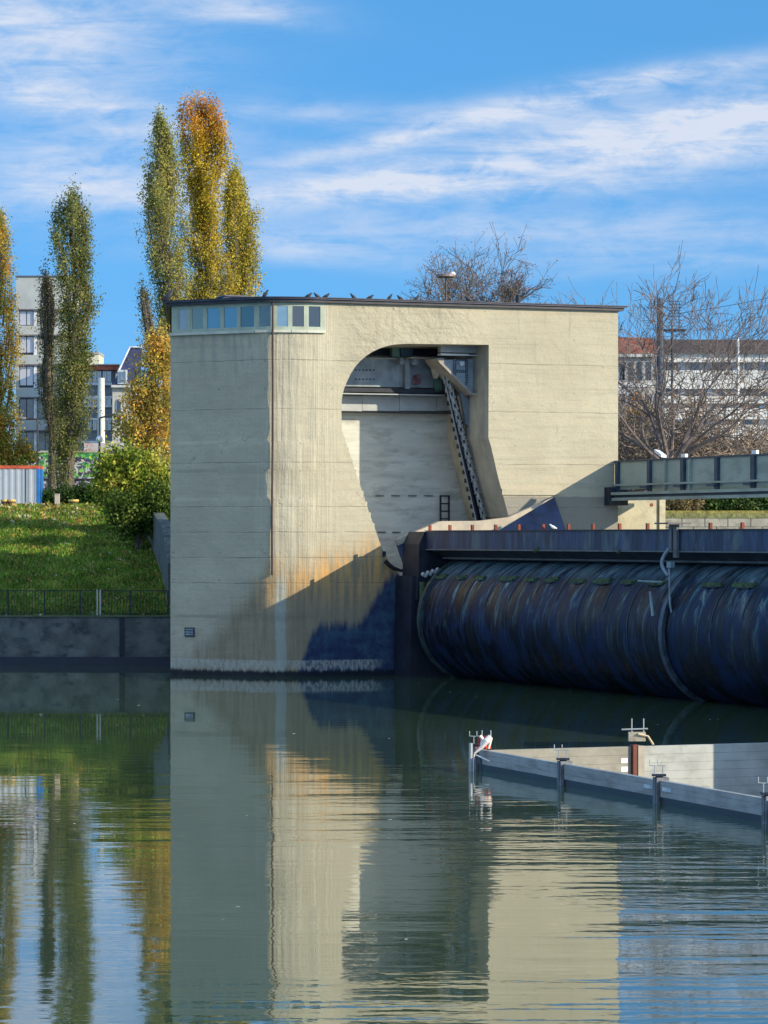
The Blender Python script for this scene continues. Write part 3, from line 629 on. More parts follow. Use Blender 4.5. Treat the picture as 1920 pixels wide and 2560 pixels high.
# gangway tray and cable hanging at the bracket
q = at_u(1690, 1330, UD)
yb = q[1]
b = MB(); b.slab([(UD - .55, ZD1 + .20), (UD + .3, ZD1 + .20), (UD + .3, ZD1 + .25), (UD - .55, ZD1 + .25)], yb - .5, yb + .5); b.build('bracket_plate', mat("purple_grey_steel", (.10, .08, .10), .6), gate)
b = MB(); b.box(UD - .12, UD - .02, yb - .28, yb - .02, 4.75, ZD1 + .19); b.box(UD - .12, UD - .02, yb + .10, yb + .28, ZD0, ZD1 + .19); b.build('bracket_arm', mat("trim_steel", (.10, .11, .12)), gate)
b = MB(); pts = []
for i in range(12):
    t = i / 11; pts.append((UD - .25 - .25 * math.sin(t * 2.2), yb + .25 * math.sin(t * 3.3) - .3 * t, 5.05 - t * .9))
b.tube(pts, .06, 8); b.tube([(UD - .4, yb - .3, 4.5), (UD - .5, yb - .55, 3.2), (UD - .45, yb - .6, 2.9)], .04, 8); b.build('hose', mat("pale_hose", (.16, .20, .24), .5), gate)
b = MB(); b.box(UD - .45, UD - .3, yb - .5, yb - .2, 4.42, 4.62); b.build('clamp_block', mat("clamp_paint", (.16, .22, .24), .5), gate)
b = MB(); b.tube([(UD - .35, yb + 2.1, 3.95), (UD - .35, yb + .3, 3.93)], .04, 6); b.tube([(UD - .5, yb + .9, 3.6), (UD - .7, yb + .3, 2.8)], .05, 6); b.build('drum_strut', mat("clamp_paint", (.16, .22, .24)), gate)
# chain/bolt clutter at the drum end and the black hose to the pier
b = MB()
for i in range(7):
    q = at_d(1058 + i * 6, 1436 - i * 2 + (i % 2) * 5, -2.6); b.ball(q, .09, 7, 5)
b.build('end_shackle', STEELL, gate)
b = MB(); q0 = at_d(1056, 1455, -2.5); q1 = at_d(1046, 1540, -2.5); b.tube([q0, ((q0[0] + q1[0]) / 2 + .06, -2.5, (q0[2] + q1[2]) / 2), q1], [.12, .09, .05], 7); b.build('moss_beard', MOSS, gate)
b = MB(); qs = [at_d(a, c, -.3) for a, c in ((963, 1402), (972, 1412), (985, 1421), (1000, 1426), (1018, 1427))]; b.tube(qs, [.09, .09, .08, .06, .05], 8)
hs = b.build('black_hose', BLACKP, None, loc=(0, 0, 0)); hs.location = (O.x, O.y, 0); hs.rotation_euler = (0, 0, PA); tag(hs, 'short sagging black hose between pier corner and gate shield', 'hose')
b = MB(); q = at_d(961, 1384, -.06); b.box(q[0] - .06, q[0] + .05, -.10, -.003, q[2] - .09, q[2] + .09); b.build('wall_bracket', STEELD, pier)

# ------------------------------------------------------------------ footbridge
br = thing('footbridge', 'grey-green plate-girder footbridge running right from the concrete pier', 'bridge', (O.x, O.y, 0), PA)
BP = mat("bridge_green_paint", (.32, .36, .30), .6, var=.10, nscale=.8, dirt=(.14, .15, .13), dscale=(1, .5, 1.5), damt=.4)
BPD = mat("bridge_dark_paint", (.035, .06, .09), .6, var=.3)
UB = W2L(9.35, 137.9)[0] - .03; ZB0, ZB1 = 6.98, 8.47
b = MB(); b.box(UB, UB + .05, -48, -.05, 7.35, ZB1); b.build('girder_panel', BP, br)
b = MB(); b.box(UB - .06, UB + .14, -48, -.05, ZB1 + .003, ZB1 + .06); b.build('top_rail', BPD, br)
b = MB(); b.box(UB - .25, UB + 1.9, -48, .15, 7.00, 7.14); b.build('deck', BPD, br)
b = MB(); b.box(UB - .38, UB - .26, -48, .1, 7.13, 7.24); b.build('lower_chord', BP, br)
b = MB(); b.box(UB - .34, UB - .26, -48, .1, 6.90, 7.02); b.build('bottom_chord', BP, br)
b = MB(); b.box(UB - .16, UB - .08, -48, -.1, 7.50, 7.57); b.build('handrail', BP, br)
b = MB(); b.box(UB + 1.7, UB + 1.75, -48, -.05, 7.2, ZB1); b.build('far_panel', BP, br)
for px, wd, mt in ((1547, .10, BPD), (1627, .10, BPD), (1667, .03, BP), (1711, .12, BPD), (1729, .03, BP), (1796, .11, BPD), (1887, .12, BPD)):
    q = at_u(px, 1180, UB); b = MB(); b.box(UB - .12, UB - .003, q[1] - wd * 1.2, q[1] + wd * 1.2, 7.26, ZB1 - .01); b.build('stiffener', mt, br)
    if wd > .03:
        for zz in (7.42,): b2 = MB(); b2.box(UB - .25, UB - .122, q[1] - .1, q[1] + .5, 7.38, 7.46); b2.build('bracket', BPD, br)
b = MB(); b.box(UB - .45, UB + .4, -.45, .35, 6.72, 7.45); b.build('bearing', mat("bearing_black", (.02, .022, .03), .6), br)
for px in (1711, 1888):
    q = at_u(px, 1140, UB); b = MB(); b.box(UB - .06, UB + .06, q[1] - .18, q[1] + .18, ZB1 + .065, ZB1 + .20); b.build('cap', WHITEM, br)
q = at_u(1651, 1142, UB); fl = thing('floodlight', 'tilted white floodlight clamped on top of the footbridge rail', 'lamp', tuple(L2W(UB, q[1], ZB1 + .063)), PA)
b = MB(); b.tube([(0, 0, 0), (0, 0, .10)], .03, 6); b.build('mount', STEELD, fl)
b = MB(); b.slab([(-.12, .24), (.12, .20), (.12, .10), (-.12, .12)], -.3, .3)
b.v = [(x, y, z + y * .35 + .03) for x, y, z in b.v]; b.build('housing', WHITEM, fl)

# ------------------------------------------------------------------ cofferdam with the dry basin
cof = thing('cofferdam', 'pointed grey concrete-slab cofferdam standing in the foreground water', 'barrier', (TIP.x, TIP.y, 0))
SLAB = mat("pale_slab_concrete", (.38, .38, .36), .85, var=.14, nscale=1.5, bump=.006, bscale=9, dirt=(.26, .25, .22), dscale=(1.5, 1.5, 2), damt=.5)
SLABT = mat('tan_slab_concrete', (.30, .275, .225), .85, var=.18, nscale=1.5, dirt=(.17, .155, .125), dscale=(1.2, 1.2, 2.5), damt=.6)
SLABN = mat("stained_slab_concrete", (.30, .31, .31), .8, var=.14, nscale=1.5, dirt=(.16, .16, .15), dscale=(.6, .6, 5), damt=.6)
WETB = mat("wet_black_base", (.008, .011, .018), .4, var=.4)
def lbox(mb, org, dr, s0, s1, o0, o1, z0, z1):
    nn = Vector((-dr.y, dr.x)); q = [org + dr * s + nn * o_ for s, o_ in ((s0, o0), (s1, o0), (s1, o1), (s0, o1))]
    mb.prism([(p.x, p.y) for p in q], z0, z1)
Z0 = Vector((0, 0)); ZW = .47
# near wall, three bays between posts at distances from the tip
def sN(px):
    k = (px - 960) / F; return (k * TIP.y - TIP.x) / (ND.x - k * ND.y)
posts = [sN(1192) + .0, sN(1405), sN(1645), sN(1918), sN(1918) + 5.5, sN(1918) + 11]
for a, c in zip(posts[:-1], posts[1:]):
    for j in range(3):
        z0_, z1_ = (.14, .25, .36)[j], (.247, .357, ZW)[j]
        b = MB(); lbox(b, Z0, ND, a + .12, c - .12, -.0, .13, z0_, z1_); b.build('slab_plank', SLABN, cof)
    b = MB(); lbox(b, Z0, ND, a + .12, c - .12, -.004, .134, -3, .138); b.build('wet_plank', WETB, cof)
STV = mat("worn_post_steel", (.16, .17, .19), .5, .3, var=.3, nscale=5, dirt=(.14, .08, .05), damt=.5)
for i, s_ in enumerate(posts):
    b = MB(); lbox(b, Z0, ND, s_ - .11, s_ + .02, -.07, .20, -3, ZW + .06); lbox(b, Z0, ND, s_ + .05, s_ + .11, -.07, .20, -3, ZW + .06)
    pb = b.build('post', STV, cof)
    b = MB(); lbox(b, Z0, ND, s_ + .021, s_ + .049, -.05, .18, -3, ZW + .02); b.build('post_slot', STEELD, pb)
    c0 = ND * s_
    b = MB(); b.box(c0.x - .12, c0.x + .16, c0.y - .1, c0.y + .1, ZW + .085, ZW + .125); b.box(c0.x - .05, c0.x + .10, c0.y - .06, c0.y + .06, ZW + .061, ZW + .084); b.build('head_clamp', STEELD, pb)
    b = MB()
    for dx_ in (-.07, .10):
        x_ = c0.x + dx_; b.tube([(x_, c0.y, ZW + .125), (x_, c0.y, ZW + .30)], .012, 5)
        b.tube([(x_ - .10, c0.y, ZW + .42), (x_ - .10, c0.y, ZW + .305), (x_ + .05, c0.y, ZW + .295)], .012, 5)
    b.build('lifting_hook', STEELL, pb)
# far wall
nplank = 12; ff = [0.15, None]
def sFp(px):
    k = (px - 960) / F; return (k * TIP.y - TIP.x) / (FD.x - k * FD.y)
fp = [.12, sFp(1592), 16]
for a, c in zip(fp[:-1], fp[1:]):
    for j in range(nplank):
        z1_ = ZW - j * .20; b = MB(); lbox(b, Z0, FD, a + (.0 if a < 1 else .15), c - (.15 if c < 10 else 0), .0, .14 + .004 * (j % 2), z1_ - .196, z1_)
        b.build('slab_plank', SLABT if a < 1 else SLAB, cof)
b = MB(); lbox(b, Z0, FD, 0, 16, .16, .30, -3, .30); b.build('outer_skin', WETB, cof)
s_ = fp[1]; b = MB(); lbox(b, Z0, FD, s_ - .02, s_ + .14, -.12, .16, -3, ZW + .02)
fpost = b.build('far_post', mat("tan_post", (.36, .31, .25), .7, var=.2), cof)
b = MB(); lbox(b, Z0, FD, s_ - .14, s_ - .022, -.10, .15, -3, ZW + .05); b.build('post_flange', mat("rust_flange", (.12, .03, .018), .7), fpost)
b = MB(); c0 = FD * s_
b.box(c0.x - .20, c0.x + .20, c0.y - .14, c0.y + .1, ZW + .13, ZW + .34); b.build('head_box', mat("tan_post_light", (.42, .36, .26), .7, var=.3, nscale=9), fpost)
b = MB()
for dx_ in (-.12, .16): b.tube([(c0.x + dx_, c0.y, ZW + .34), (c0.x + dx_, c0.y, ZW + .66)], .016, 6)
b.tube([(c0.x - .36, c0.y - .02, ZW + .40), (c0.x + .26, c0.y - .02, ZW + .42)], .02, 6); b.build('lifting_hook', STEELL, fpost)
b = MB(); b.tube([(c0.x + .02, c0.y - .17, ZW + .30), (c0.x + .25, c0.y - .15, ZW + .25), (c0.x + .38, c0.y - .1, ZW + .05)], .028, 6); b.build('strap', mat("cream_strap", (.62, .48, .30), .7), fpost)
for j, z_ in enumerate((.03, -.17, -.37)):
    q = FD * (sFp(1560)); b = MB(); lbox(b, Z0, FD, sFp(1553), sFp(1569), -.006, -.001, z_ - .12 + .17, z_ + .0 + .17); b.build('marker', WHITEM, cof)
for px in (1627, 1673):
    b = MB(); lbox(b, Z0, ND, sN(px) - .35, sN(px) + .1, -.008, -.002, .27, .35); b.build('marker', mat("pale_blue_mark", (.45, .52, .56), .7), cof)
tag(MB().box(TIP.x, TIP.x + 18, 45, 88, -2.6, -2.5).build('basin_floor', mat("basin_mud", (.07, .07, .06), .9)), kind='structure')
# red and white ropes at the tip
rp = thing('rope_bundle', 'bundle of red and white ropes tied over the tip of the cofferdam', 'rope', (TIP.x - .05, TIP.y - .1, 0))
b = MB()
def TP(px, py): q = W3(px, py, TIP.y - .15); return (q.x - (TIP.x - .05), 0, q.z)
WR = mat("white_rope", (.80, .72, .66), .8, var=.1); RR = mat("red_rope", (.55, .05, .03), .8, var=.3)
b.tube([(*TP(1186, 1884)[:1], -.05, TP(1186, 1884)[2]), (TP(1204, 1868)[0], -.06, TP(1204, 1868)[2]), (TP(1216, 1852)[0], -.06, TP(1216, 1852)[2]), (TP(1226, 1840)[0], -.05, TP(1226, 1840)[2])], [.02, .045, .075, .05], 8)
b.tube([(TP(1200, 1840)[0], -.02, TP(1200, 1840)[2]), (TP(1207, 1848)[0], -.03, TP(1207, 1848)[2]), (TP(1203, 1862)[0], -.03, TP(1203, 1862)[2])], [.04, .05, .03], 8)
b.tube([(TP(1222, 1841)[0], -.02, TP(1222, 1841)[2]), (TP(1228, 1846)[0], -.02, TP(1228, 1846)[2]), (TP(1224, 1862)[0], -.02, TP(1224, 1862)[2]), (TP(1221, 1872)[0], -.02, TP(1221, 1872)[2])], [.04, .035, .03, .02], 8)
b.tube([(TP(1186, 1884)[0], -.05, TP(1186, 1884)[2]), (TP(1184, 1900)[0], -.06, TP(1184, 1900)[2]), (TP(1183, 1948)[0], -.06, TP(1183, 1948)[2])], .015, 6)
b.tube([(TP(1188, 1886)[0], -.2, TP(1188, 1886)[2]), (TP(1222, 1899)[0], -.6, TP(1222, 1899)[2] - .0)], .015, 6)
b.build('white_rope', WR, rp)
b = MB()
for (a, c), (d_, e_), r_ in (((1200, 1845), (1202, 1872), .05), ((1207, 1850), (1216, 1872), .06), ((1214, 1840), (1220, 1870), .045), ((1222, 1852), (1224, 1872), .04), ((1200, 1870), (1190, 1878), .05)):
    b.tube([(TP(a, c)[0], 0, TP(a, c)[2]), (TP(d_, e_)[0], .02, TP(d_, e_)[2])], r_, 7)
b.build('red_rope', RR, rp)
b = MB(); b.tube([(TP(1205, 1840)[0], 0, TP(1205, 1840)[2]), (TP(1205, 1826)[0], 0, TP(1205, 1826)[2])], .014, 6); b.tube([(TP(1227, 1840)[0], 0, TP(1227, 1840)[2]), (TP(1227, 1826)[0], 0, TP(1227, 1826)[2])], .014, 6)
b.tube([(TP(1177, 1858)[0], -.05, TP(1177, 1858)[2]), (TP(1176, 1950)[0], -.05, -.5)], .045, 8); b.build('tip_rod', STEELL, rp)
# unseen block added outside the frame to cast shade on the basin
blk = MB(); blk.box(12.2, 17.5, 79.2, 86, -3, 3.2); blk.box(12.1, 17.6, 79.1, 86.1, 3.203, 3.4)
o_ = blk.build('shade_block', CONC, loc=(14.8, 82.5, 0)); tag(o_, 'unseen square block added to shade the cofferdam', 'block')

# ------------------------------------------------------------------ left bank
GRASS = mat("grass_soil", (.08, .15, .028), .95, var=.45, nscale=2.5, bump=.10, bscale=2.5, dirt=(.12, .14, .035), dscale=(.7, .3, 1), damt=.5, spec=.1)
QW = mat("quay_wall_concrete", (.11, .12, .115), .9, var=.35, nscale=1.1, bump=.03, bscale=4, dirt=(.03, .04, .055), dscale=(.9, .9, 1.2), damt=.9)
YW = 144.8
def bankz(x, y):
    t = np.clip((y - (YW + .5)) / 31.0, 0, 1); base = 2.06 + (7.05 - 2.06) * (t ** .85)
    return base + .10 * np.sin(x * .9 + y * .4) * t * (1 - t) * 4 + .05 * np.sin(x * 2.3 - y * 1.1) * (t > 0) * (t < 1)
gx = np.linspace(-60, -9.0, 90); gy = np.concatenate([np.linspace(YW + .4, 178, 90), np.linspace(180, 280, 10)])
V = [(x, y, float(bankz(x, y))) for y in gy for x in gx]; nx = len(gx)
b = MB(); b.add(V, [(j * nx + i, j * nx + i + 1, (j + 1) * nx + i + 1, (j + 1) * nx + i) for j in range(len(gy) - 1) for i in range(nx - 1)])
tag(b.build('grass_bank', GRASS, smooth=True), kind='structure')
b = MB(); b.box(-900, 900, 179, 4000, 6.2, 6.55); tag(b.build('ground', mat("ground_soil", (.10, .11, .05), .95, var=.3, nscale=.3)), kind='structure')
qw = thing('quay_wall', 'dark weathered concrete quay wall along the water below the railing', 'wall', (-25, YW, 0))
b = MB(); b.box(-60, 16.1, 0, .5, -4, 2.03); b.v = [v if v[0] < 0 else (15.95, v[1], v[2]) for v in b.v]; b.build('wall', QW, qw)
b = MB(); b.box(-60, 15.9, -.06, .52, 2.034, 2.10); b.build('coping', mat("mossy_coping", (.09, .11, .07), .9, var=.3), qw)
b = MB(); x0 = W3(305, 0, YW).x + 25; b.box(x0 - .11, x0 + .11, -.02, .1, -1, 2.02); b.build('ladder_slot', STEELD, qw)
b = MB(); b.box(-60, 15.95, -.07, -.005, -3, .34); b.build('wet_foot', mat("wet_wall_foot", (.008, .012, .03), .5, var=.3), qw)
# railing
rl = thing('railing', 'thin dark steel bar railing on top of the quay wall', 'railing', (-25, YW + .25, 2.1))
RM = mat("dark_rail_paint", (.010, .022, .024), .6)
xe = W3(421, 0, YW).x + 25
b = MB(); b.box(-10, xe, -.02, .02, 1.03, 1.07); b.build('top_bar', RM, rl)
b = MB(); b.box(-10, xe, -.02, .02, .08, .11); b.build('bottom_bar', RM, rl)
b = MB(); x_ = -3.0
while x_ < xe: b.box(x_ - .009, x_ + .009, -.01, .01, .112, 1.03); x_ += .125
b.build('bars', RM, rl)
for px in (18, 110, 200, 325, 420):
    x_ = W3(px, 0, YW).x + 25; b = MB(); b.box(x_ - .03, x_ + .03, -.03, .03, 0, 1.028); b.build('post', RM, rl)
for px in (242, 249.5):
    x_ = W3(px, 0, YW).x + 25; b = MB(); b.box(x_ - .03, x_ + .03, -.05, -.021, 0.01, 1.10); b.build('gate_post', mat("galvanised_post", (.42, .42, .40), .5, var=.1), rl)
# wing wall next to the pier
b = MB()
wf = [(-9.35, 147.2, 1.5, 4.3), (-10.0, 153, 2.5, 5.9), (-11.2, 163, 4.5, 6.85), (-11.9, 168, 5.0, 7.0)]
V = []
for x_, y_, z0_, z1_ in wf: V += [(x_, y_, z0_), (x_, y_, z1_), (x_ + .5, y_, z1_), (x_ + .5, y_, z0_)]
b.add(V, [(i * 4 + j, i * 4 + (j + 1) % 4, (i + 1) * 4 + (j + 1) % 4, (i + 1) * 4 + j) for i in range(3) for j in range(4)] + [(0, 1, 2, 3), (12, 13, 14, 15)])
tag(b.build('wing_wall', mat("streaked_wing_concrete", (.10, .11, .105), .9, var=.5, nscale=1.2, stretch=(2, 2, .5), bump=.05, dirt=(.03, .05, .03), dscale=(1, 1, .6), damt=.9), loc=(-10.4, 157, 2.5)), 'rough streaked wall climbing the bank beside the pier', 'wall')
# grass blades (stuff)
def blades(n_, x0, x1, y0, y1, zf, h0, h1, cols, name, thr=None):
    x = rng.uniform(x0, x1, n_); y = y0 + (y1 - y0) * rng.random(n_) ** 1.3
    z = zf(x, y); h = rng.uniform(h0, h1, n_); a = rng.uniform(0, math.pi, n_); wd = rng.uniform(.012, .03, n_) * 2
    lean = rng.normal(0, .06, (n_, 2)); cxv = np.cos(a) * wd; cyv = np.sin(a) * wd
    V = np.zeros((n_, 4, 3)); V[:, 0] = np.stack([x - cxv, y - cyv, z - .02], 1); V[:, 1] = np.stack([x + cxv, y + cyv, z - .02], 1)
    V[:, 2] = np.stack([x + lean[:, 0] + cxv * .3, y + lean[:, 1], z + h], 1); V[:, 3] = np.stack([x + lean[:, 0] - cxv * .3, y + lean[:, 1], z + h], 1)
    c = np.array(cols)[rng.integers(0, len(cols), n_)] * rng.uniform(.7, 1.25, (n_, 1)) * (1 + .28 * np.sin(x * 1.7 + 1.9 * np.sin(y * .8)) * np.sin(y * .9 + x * .6))[:, None]
    return tag(quads(name, V, c, BLADE), kind='stuff')
g_ = blades(52000, -20.5, -9.3, YW + .6, 178, bankz, .05, .17, [(.11, .22, .03), (.16, .28, .035), (.26, .30, .05), (.07, .16, .025), (.34, .28, .09)], 'grass')
tag(g_, 'short green grass and clover on the sloping bank')

fx = rng.uniform(-20.5, -9.6, 1500); fy = 178 - 33 * rng.random(1500) ** 2.2; fx[:500] = rng.uniform(-20, -15, 500); fy[:500] = rng.uniform(168, 178, 500)
fz = bankz(fx, fy) + rng.uniform(.02, .12, 1500); fd = rng.normal(0, .06, (1500, 3)); fe = rng.normal(0, .05, (1500, 3)); fp_ = np.stack([fx, fy, fz], 1)
tag(quads('fallen_leaves', np.stack([fp_ - fd, fp_ + fe, fp_ + fd, fp_ - fe], 1), np.array([(.42, .22, .06), (.5, .34, .1), (.3, .14, .06), (.5, .45, .3)])[rng.integers(0, 4, 1500)], BLADE), 'fallen orange leaves scattered over the grass bank', kind='stuff')

# container
cn = thing('site_container', 'pale corrugated site container with red top edge and blue corner post', 'container', (W3(98, 0, 182).x, 182, 7.03))
b = MB(); V = []; xs = np.arange(0, 6.0, .085)
prof = [0, .03, .03, 0]
for i, x_ in enumerate(xs): V += [(-.12 - x_, (0, 0, .022, .022)[i % 4], 0.02), (-.12 - x_, (0, 0, .022, .022)[i % 4], 2.08)]
b.add(V, [(2 * i, 2 * i + 1, 2 * i + 3, 2 * i + 2) for i in range(len(xs) - 1)]); b.build('corrugated_side', mat("white_container_paint", (.42, .44, .50), .5, var=.05), cn)
b = MB(); b.box(-6.2, -.13, .06, 2.4, .03, 2.07); b.build('body', mat("grey_container_paint", (.4, .42, .44), .6), cn)
b = MB(); b.box(-6.2, .0, -.03, 2.45, 2.083, 2.25); b.build('top_edge', mat("orange_red_paint", (.55, .10, .04), .5), cn)
b = MB(); b.box(-.12, .0, -.025, .16, -.05, 2.08); b.box(-.1, -.002, .16, 2.4, .0, 2.08); b.build('corner_post', mat("blue_paint", (.02, .16, .50), .4), cn)
b = MB(); b.box(-.72, -.70, -.03, .02, 0, 2.08); b.build('cable', BLACKP, cn)
# tubs, stump post
def tub(px, py, lab, wd=.46):
    p = W3(px, py, 176.5); p.z = float(bankz(np.array(p.x), np.array(p.y))) - .02
    t = thing('planter_tub', lab, 'tub', tuple(p), group=None)
    b = MB(); b.tube([(0, 0, 0), (0, 0, .12), (0, 0, .26)], [wd * .30, wd * .36, wd * .44], 14); b.build('bowl', mat("brown_bowl", (.12, .045, .03), .7, var=.3), t)
    b = MB(); b.tube([(0, 0, .262), (0, 0, .30), (0, 0, .37)], [wd * .50, wd * .52, wd * .50], 14); b.build('rim', mat("yellow_rim", (.62, .42, .12), .6, var=.15), t)
tub(11, 1262, 'small brown tub with yellow rim at the far left by the container', .40); tub(28, 1262, 'brown tub with yellow rim right of a smaller one by the container', .46); tub(184, 1262, 'yellow-rimmed tub on the crest between the pale post and the bushes', .54)
p = W3(143, 0, 176.5); b = MB(); b.box(p.x - .12, p.x + .12, 176.4, 176.65, 6.95, 7.66); b.box(p.x - .14, p.x + .14, 176.38, 176.67, 7.663, 7.70)
tag(b.build('stone_bollard', mat("pale_pink_stone", (.52, .42, .36), .8, var=.1), loc=(p.x, 176.5, 6.95)), 'short square pale stone post on the grassy crest', 'bollard')

# ------------------------------------------------------------------ graffiti wall and upper terrace
def graf_mat():
    M = bpy.data.materials.new("graffiti_paint"); M.use_nodes = True; k = NT(M.node_tree)
    t = k.add('ShaderNodeTexCoord').outputs['Object']; x, y, z = k.sep(t)
    a = k.noise(k.scl(t, (1, 1, 1.2)), 1.1, 2, .4, 1.8); c2 = k.noise(k.scl(t, (1, 1, 1), (0, 0, 0), (5, 3, 2)), 1.7, 2, .4, 2.4); c3 = k.noise(t, 4, 3, .5, 2)
    c = k.mix(k.rng(a, .44, .47), (.035, .03, .05), (.16, .10, .22))
    c = k.mix(k.rng(c2, .55, .57), c, (.50, .47, .50))
    c = k.mix(k.m('MULTIPLY', k.rng(a, .56, .58), k.rng(z, 1.2, 1.5, 1, 0)), c, (.42, .03, .20))
    c = k.mix(k.m('MULTIPLY', k.rng(c2, .40, .37), 1.0), c, (.06, .03, .20))
    gz = k.m('MULTIPLY', k.m('MULTIPLY', k.rng(z, 2.7, 2.8), k.rng(x, 5.5, 6.0, 1, 0)), k.rng(a, .46, .50))
    c = k.mix(gz, c, k.mix(k.rng(c2, .47, .50), (.03, .22, .07), (.22, .50, .09)))
    c = k.mix(k.rng(c3, .60, .63), c, (.015, .015, .03))
    b = k.add('ShaderNodeBsdfPrincipled'); k.put(b.inputs['Base Color'], c); b.inputs['Roughness'].default_value = .6
    out = k.add('ShaderNodeOutputMaterial'); k.l.new(b.outputs[0], out.inputs[0]); return M
GY = 215
gp = W3(60, 0, GY).x
gw = thing('graffiti_wall', 'wall covered in purple, white and green graffiti behind the poplars', 'wall', (gp, GY, 6.5))
b = MB(); b.box(-3, 9.6, 0, .4, 0, 4.3); b.build('wall', graf_mat(), gw)
b = MB(); b.box(-3.05, 9.65, -.08, .5, 2.55, 2.66); b.build('ledge', STEELD, gw)
b = MB(); b.box(-3, 9.6, -.05, .45, 4.304, 4.42); b.build('coping', CONC, gw)
# parked-up white/red hoarding behind right end
hd = MB(); p = W3(210, 1118, 222); p2 = W3(390, 1118, 222); hd.box(p.x, p2.x, 222, 222.3, 6.5, 11.6)
tag(hd.build('hoarding', mat("white_red_hoarding", (.50, .46, .46), .6, var=.1, dirt=(.5, .08, .04), dscale=(.6, .6, 1.5), damt=.9, nscale=1), loc=(p.x, 222, 6.5)), 'white and red painted hoarding above the graffiti wall', 'hoarding')

# ------------------------------------------------------------------ buildings
def bld(name, label, Y): 
    return thing(name, label, 'building', (0, Y, 6.5))
def yz(py, Y): return CZ - (py - HZ) / F * Y - 6.5
OY = 350
of = bld('office_building', 'grey concrete office block with bands of windows behind the left poplars', OY)
GC = mat("office_concrete", (.40, .41, .40), .85, var=.10, nscale=.2, dirt=(.30, .31, .31), dscale=(.3, .3, .2), damt=.5)
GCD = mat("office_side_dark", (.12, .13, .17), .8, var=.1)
xo = lambda px, Y=OY: (px - 960) / F * Y
tops = [(773, 814), (837, 887), (911, 969), (993, 1050), (1076, 1133)]
b = MB(); prev = 692
for t_, e_ in tops:
    b.box(xo(40), xo(186), 0, 8, yz(t_, OY) , yz(prev, OY)); prev = e_
b.box(xo(40), xo(186), 0, 8, 0, yz(prev, OY)); b.box(xo(40), xo(47.5), .01, 8, 0, yz(693, OY)); b.build('wall', GC, of)
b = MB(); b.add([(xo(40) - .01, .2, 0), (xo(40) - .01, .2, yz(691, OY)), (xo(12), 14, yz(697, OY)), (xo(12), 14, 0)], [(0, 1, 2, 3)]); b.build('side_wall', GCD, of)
b = MB(); b.box(xo(38.5), xo(187), -.15, 8.2, yz(691.6, OY), yz(689, OY)); b.build('roof', GCD, of)
for i, (t_, e_) in enumerate(tops):
    for (a, c, m_) in ((49, 65, GLASSB), (66.5, 82, GLASSB), (93, 112, None), (113, 133, None), (134, 152, None), (153, 174, None)):
        hh = e_ - (6 if i else 2)
        b = MB(); b.box(xo(a - 1), xo(c + 1), .35, .55, yz(e_, OY), yz(t_ + 3, OY)); wn = b.build('window', mat("brown_window_frame", (.035, .025, .035), .5) if m_ else mat("grey_panel", (.21, .22, .22), .7, var=.1), of)
        b = MB(); b.box(xo(a + .3), xo(c - .3), .28, .345, yz(hh, OY), yz(t_ + 5, OY)); b.build('pane', m_ if (m_ and i < 3) else (GLASSD if m_ else mat("blind", (.26, .27, .26), .8, var=.12)), wn)
    b = MB(); b.box(xo(84), xo(91.5), .1, .5, yz(e_, OY), yz(t_ + 3, OY)); b.build('pier_strip', mat("white_strip", (.62, .60, .60), .7), of)
    b = MB(); b.box(xo(47.6), xo(185), -.12, .3, yz(t_ + 3, OY), yz(t_ - .5, OY)); b.build('sunshade', mat("brown_shade", (.12, .10, .11), .7), of)
# lower modern building with red eaves
MY = 330
mo = bld('modern_building', 'low blue-grey building with red eaves strip between the poplar and gabled house', MY)
x2 = lambda px: xo(px, MY)
b = MB(); b.box(x2(180), x2(284), .2, 8, 0, yz(914, MY)); b.build('wall', mat("slate_cladding", (.15, .17, .21), .7, var=.2, nscale=.6, stretch=(1, 1, 6)), mo)
b = MB(); b.box(x2(180), x2(296), -.2, 8.2, yz(925, MY), yz(913, MY)); b.build('eaves', mat("red_eaves", (.40, .09, .05), .7), mo)
b = MB(); b.box(x2(180), x2(296), -.4, 8.2, yz(912.8, MY), yz(910, MY)); b.build('roof', mat("pale_flashing", (.5, .48, .46), .7), mo)
for (t_, e_) in ((956, 963), (990, 997), (1013, 1018), (1045, 1050), (1102, 1107)):
    b = MB(); b.box(x2(180), x2(280), -.1, .19, yz(e_, MY), yz(t_, MY)); b.build('white_band', mat("white_band_paint", (.55, .57, .62), .7), mo)
for (t_, e_) in ((928, 955), (990, 1014), (1050, 1076)):
    for a in (205, 219, 232, 243, 257, 268):
        b = MB(); b.box(x2(a), x2(a + 10), .02, .18, yz(e_, MY), yz(t_, MY)); wn = b.build('window', mat("white_window_frame", (.6, .6, .62), .6), mo)
        b = MB(); b.box(x2(a + 1), x2(a + 4.6), -.03, .015, yz(e_ - 1, MY), yz(t_ + 1, MY)); b.box(x2(a + 5.4), x2(a + 9), -.03, .015, yz(e_ - 1, MY), yz(t_ + 1, MY)); b.build('pane', GLASS, wn)
pent = bld('rooftop_block', 'sunlit cream rooftop block rising behind the poplar', 345)
b = MB(); b.box((197 - 960) / F * 345, (247 - 960) / F * 345, 0, 6, 0, yz(886, 345)); b.build('wall', mat("cream_render", (.62, .56, .42), .8, var=.06), pent)
b = MB(); b.box((196 - 960) / F * 345, (248 - 960) / F * 345, -.1, 6.1, yz(885.5, 345), yz(879, 345)); b.build('roof', mat("grey_parapet", (.30, .30, .30), .8), pent)
HY = 325; x3 = lambda px: xo(px, HY)
ho = bld('gabled_house', 'cream old house with steep dark slate roof and arched window', HY)
b = MB(); b.box(x3(281), x3(352), 0, 7, 0, yz(966, HY)); b.build('wall', mat("cream_stucco", (.46, .44, .40), .8, var=.08), ho)
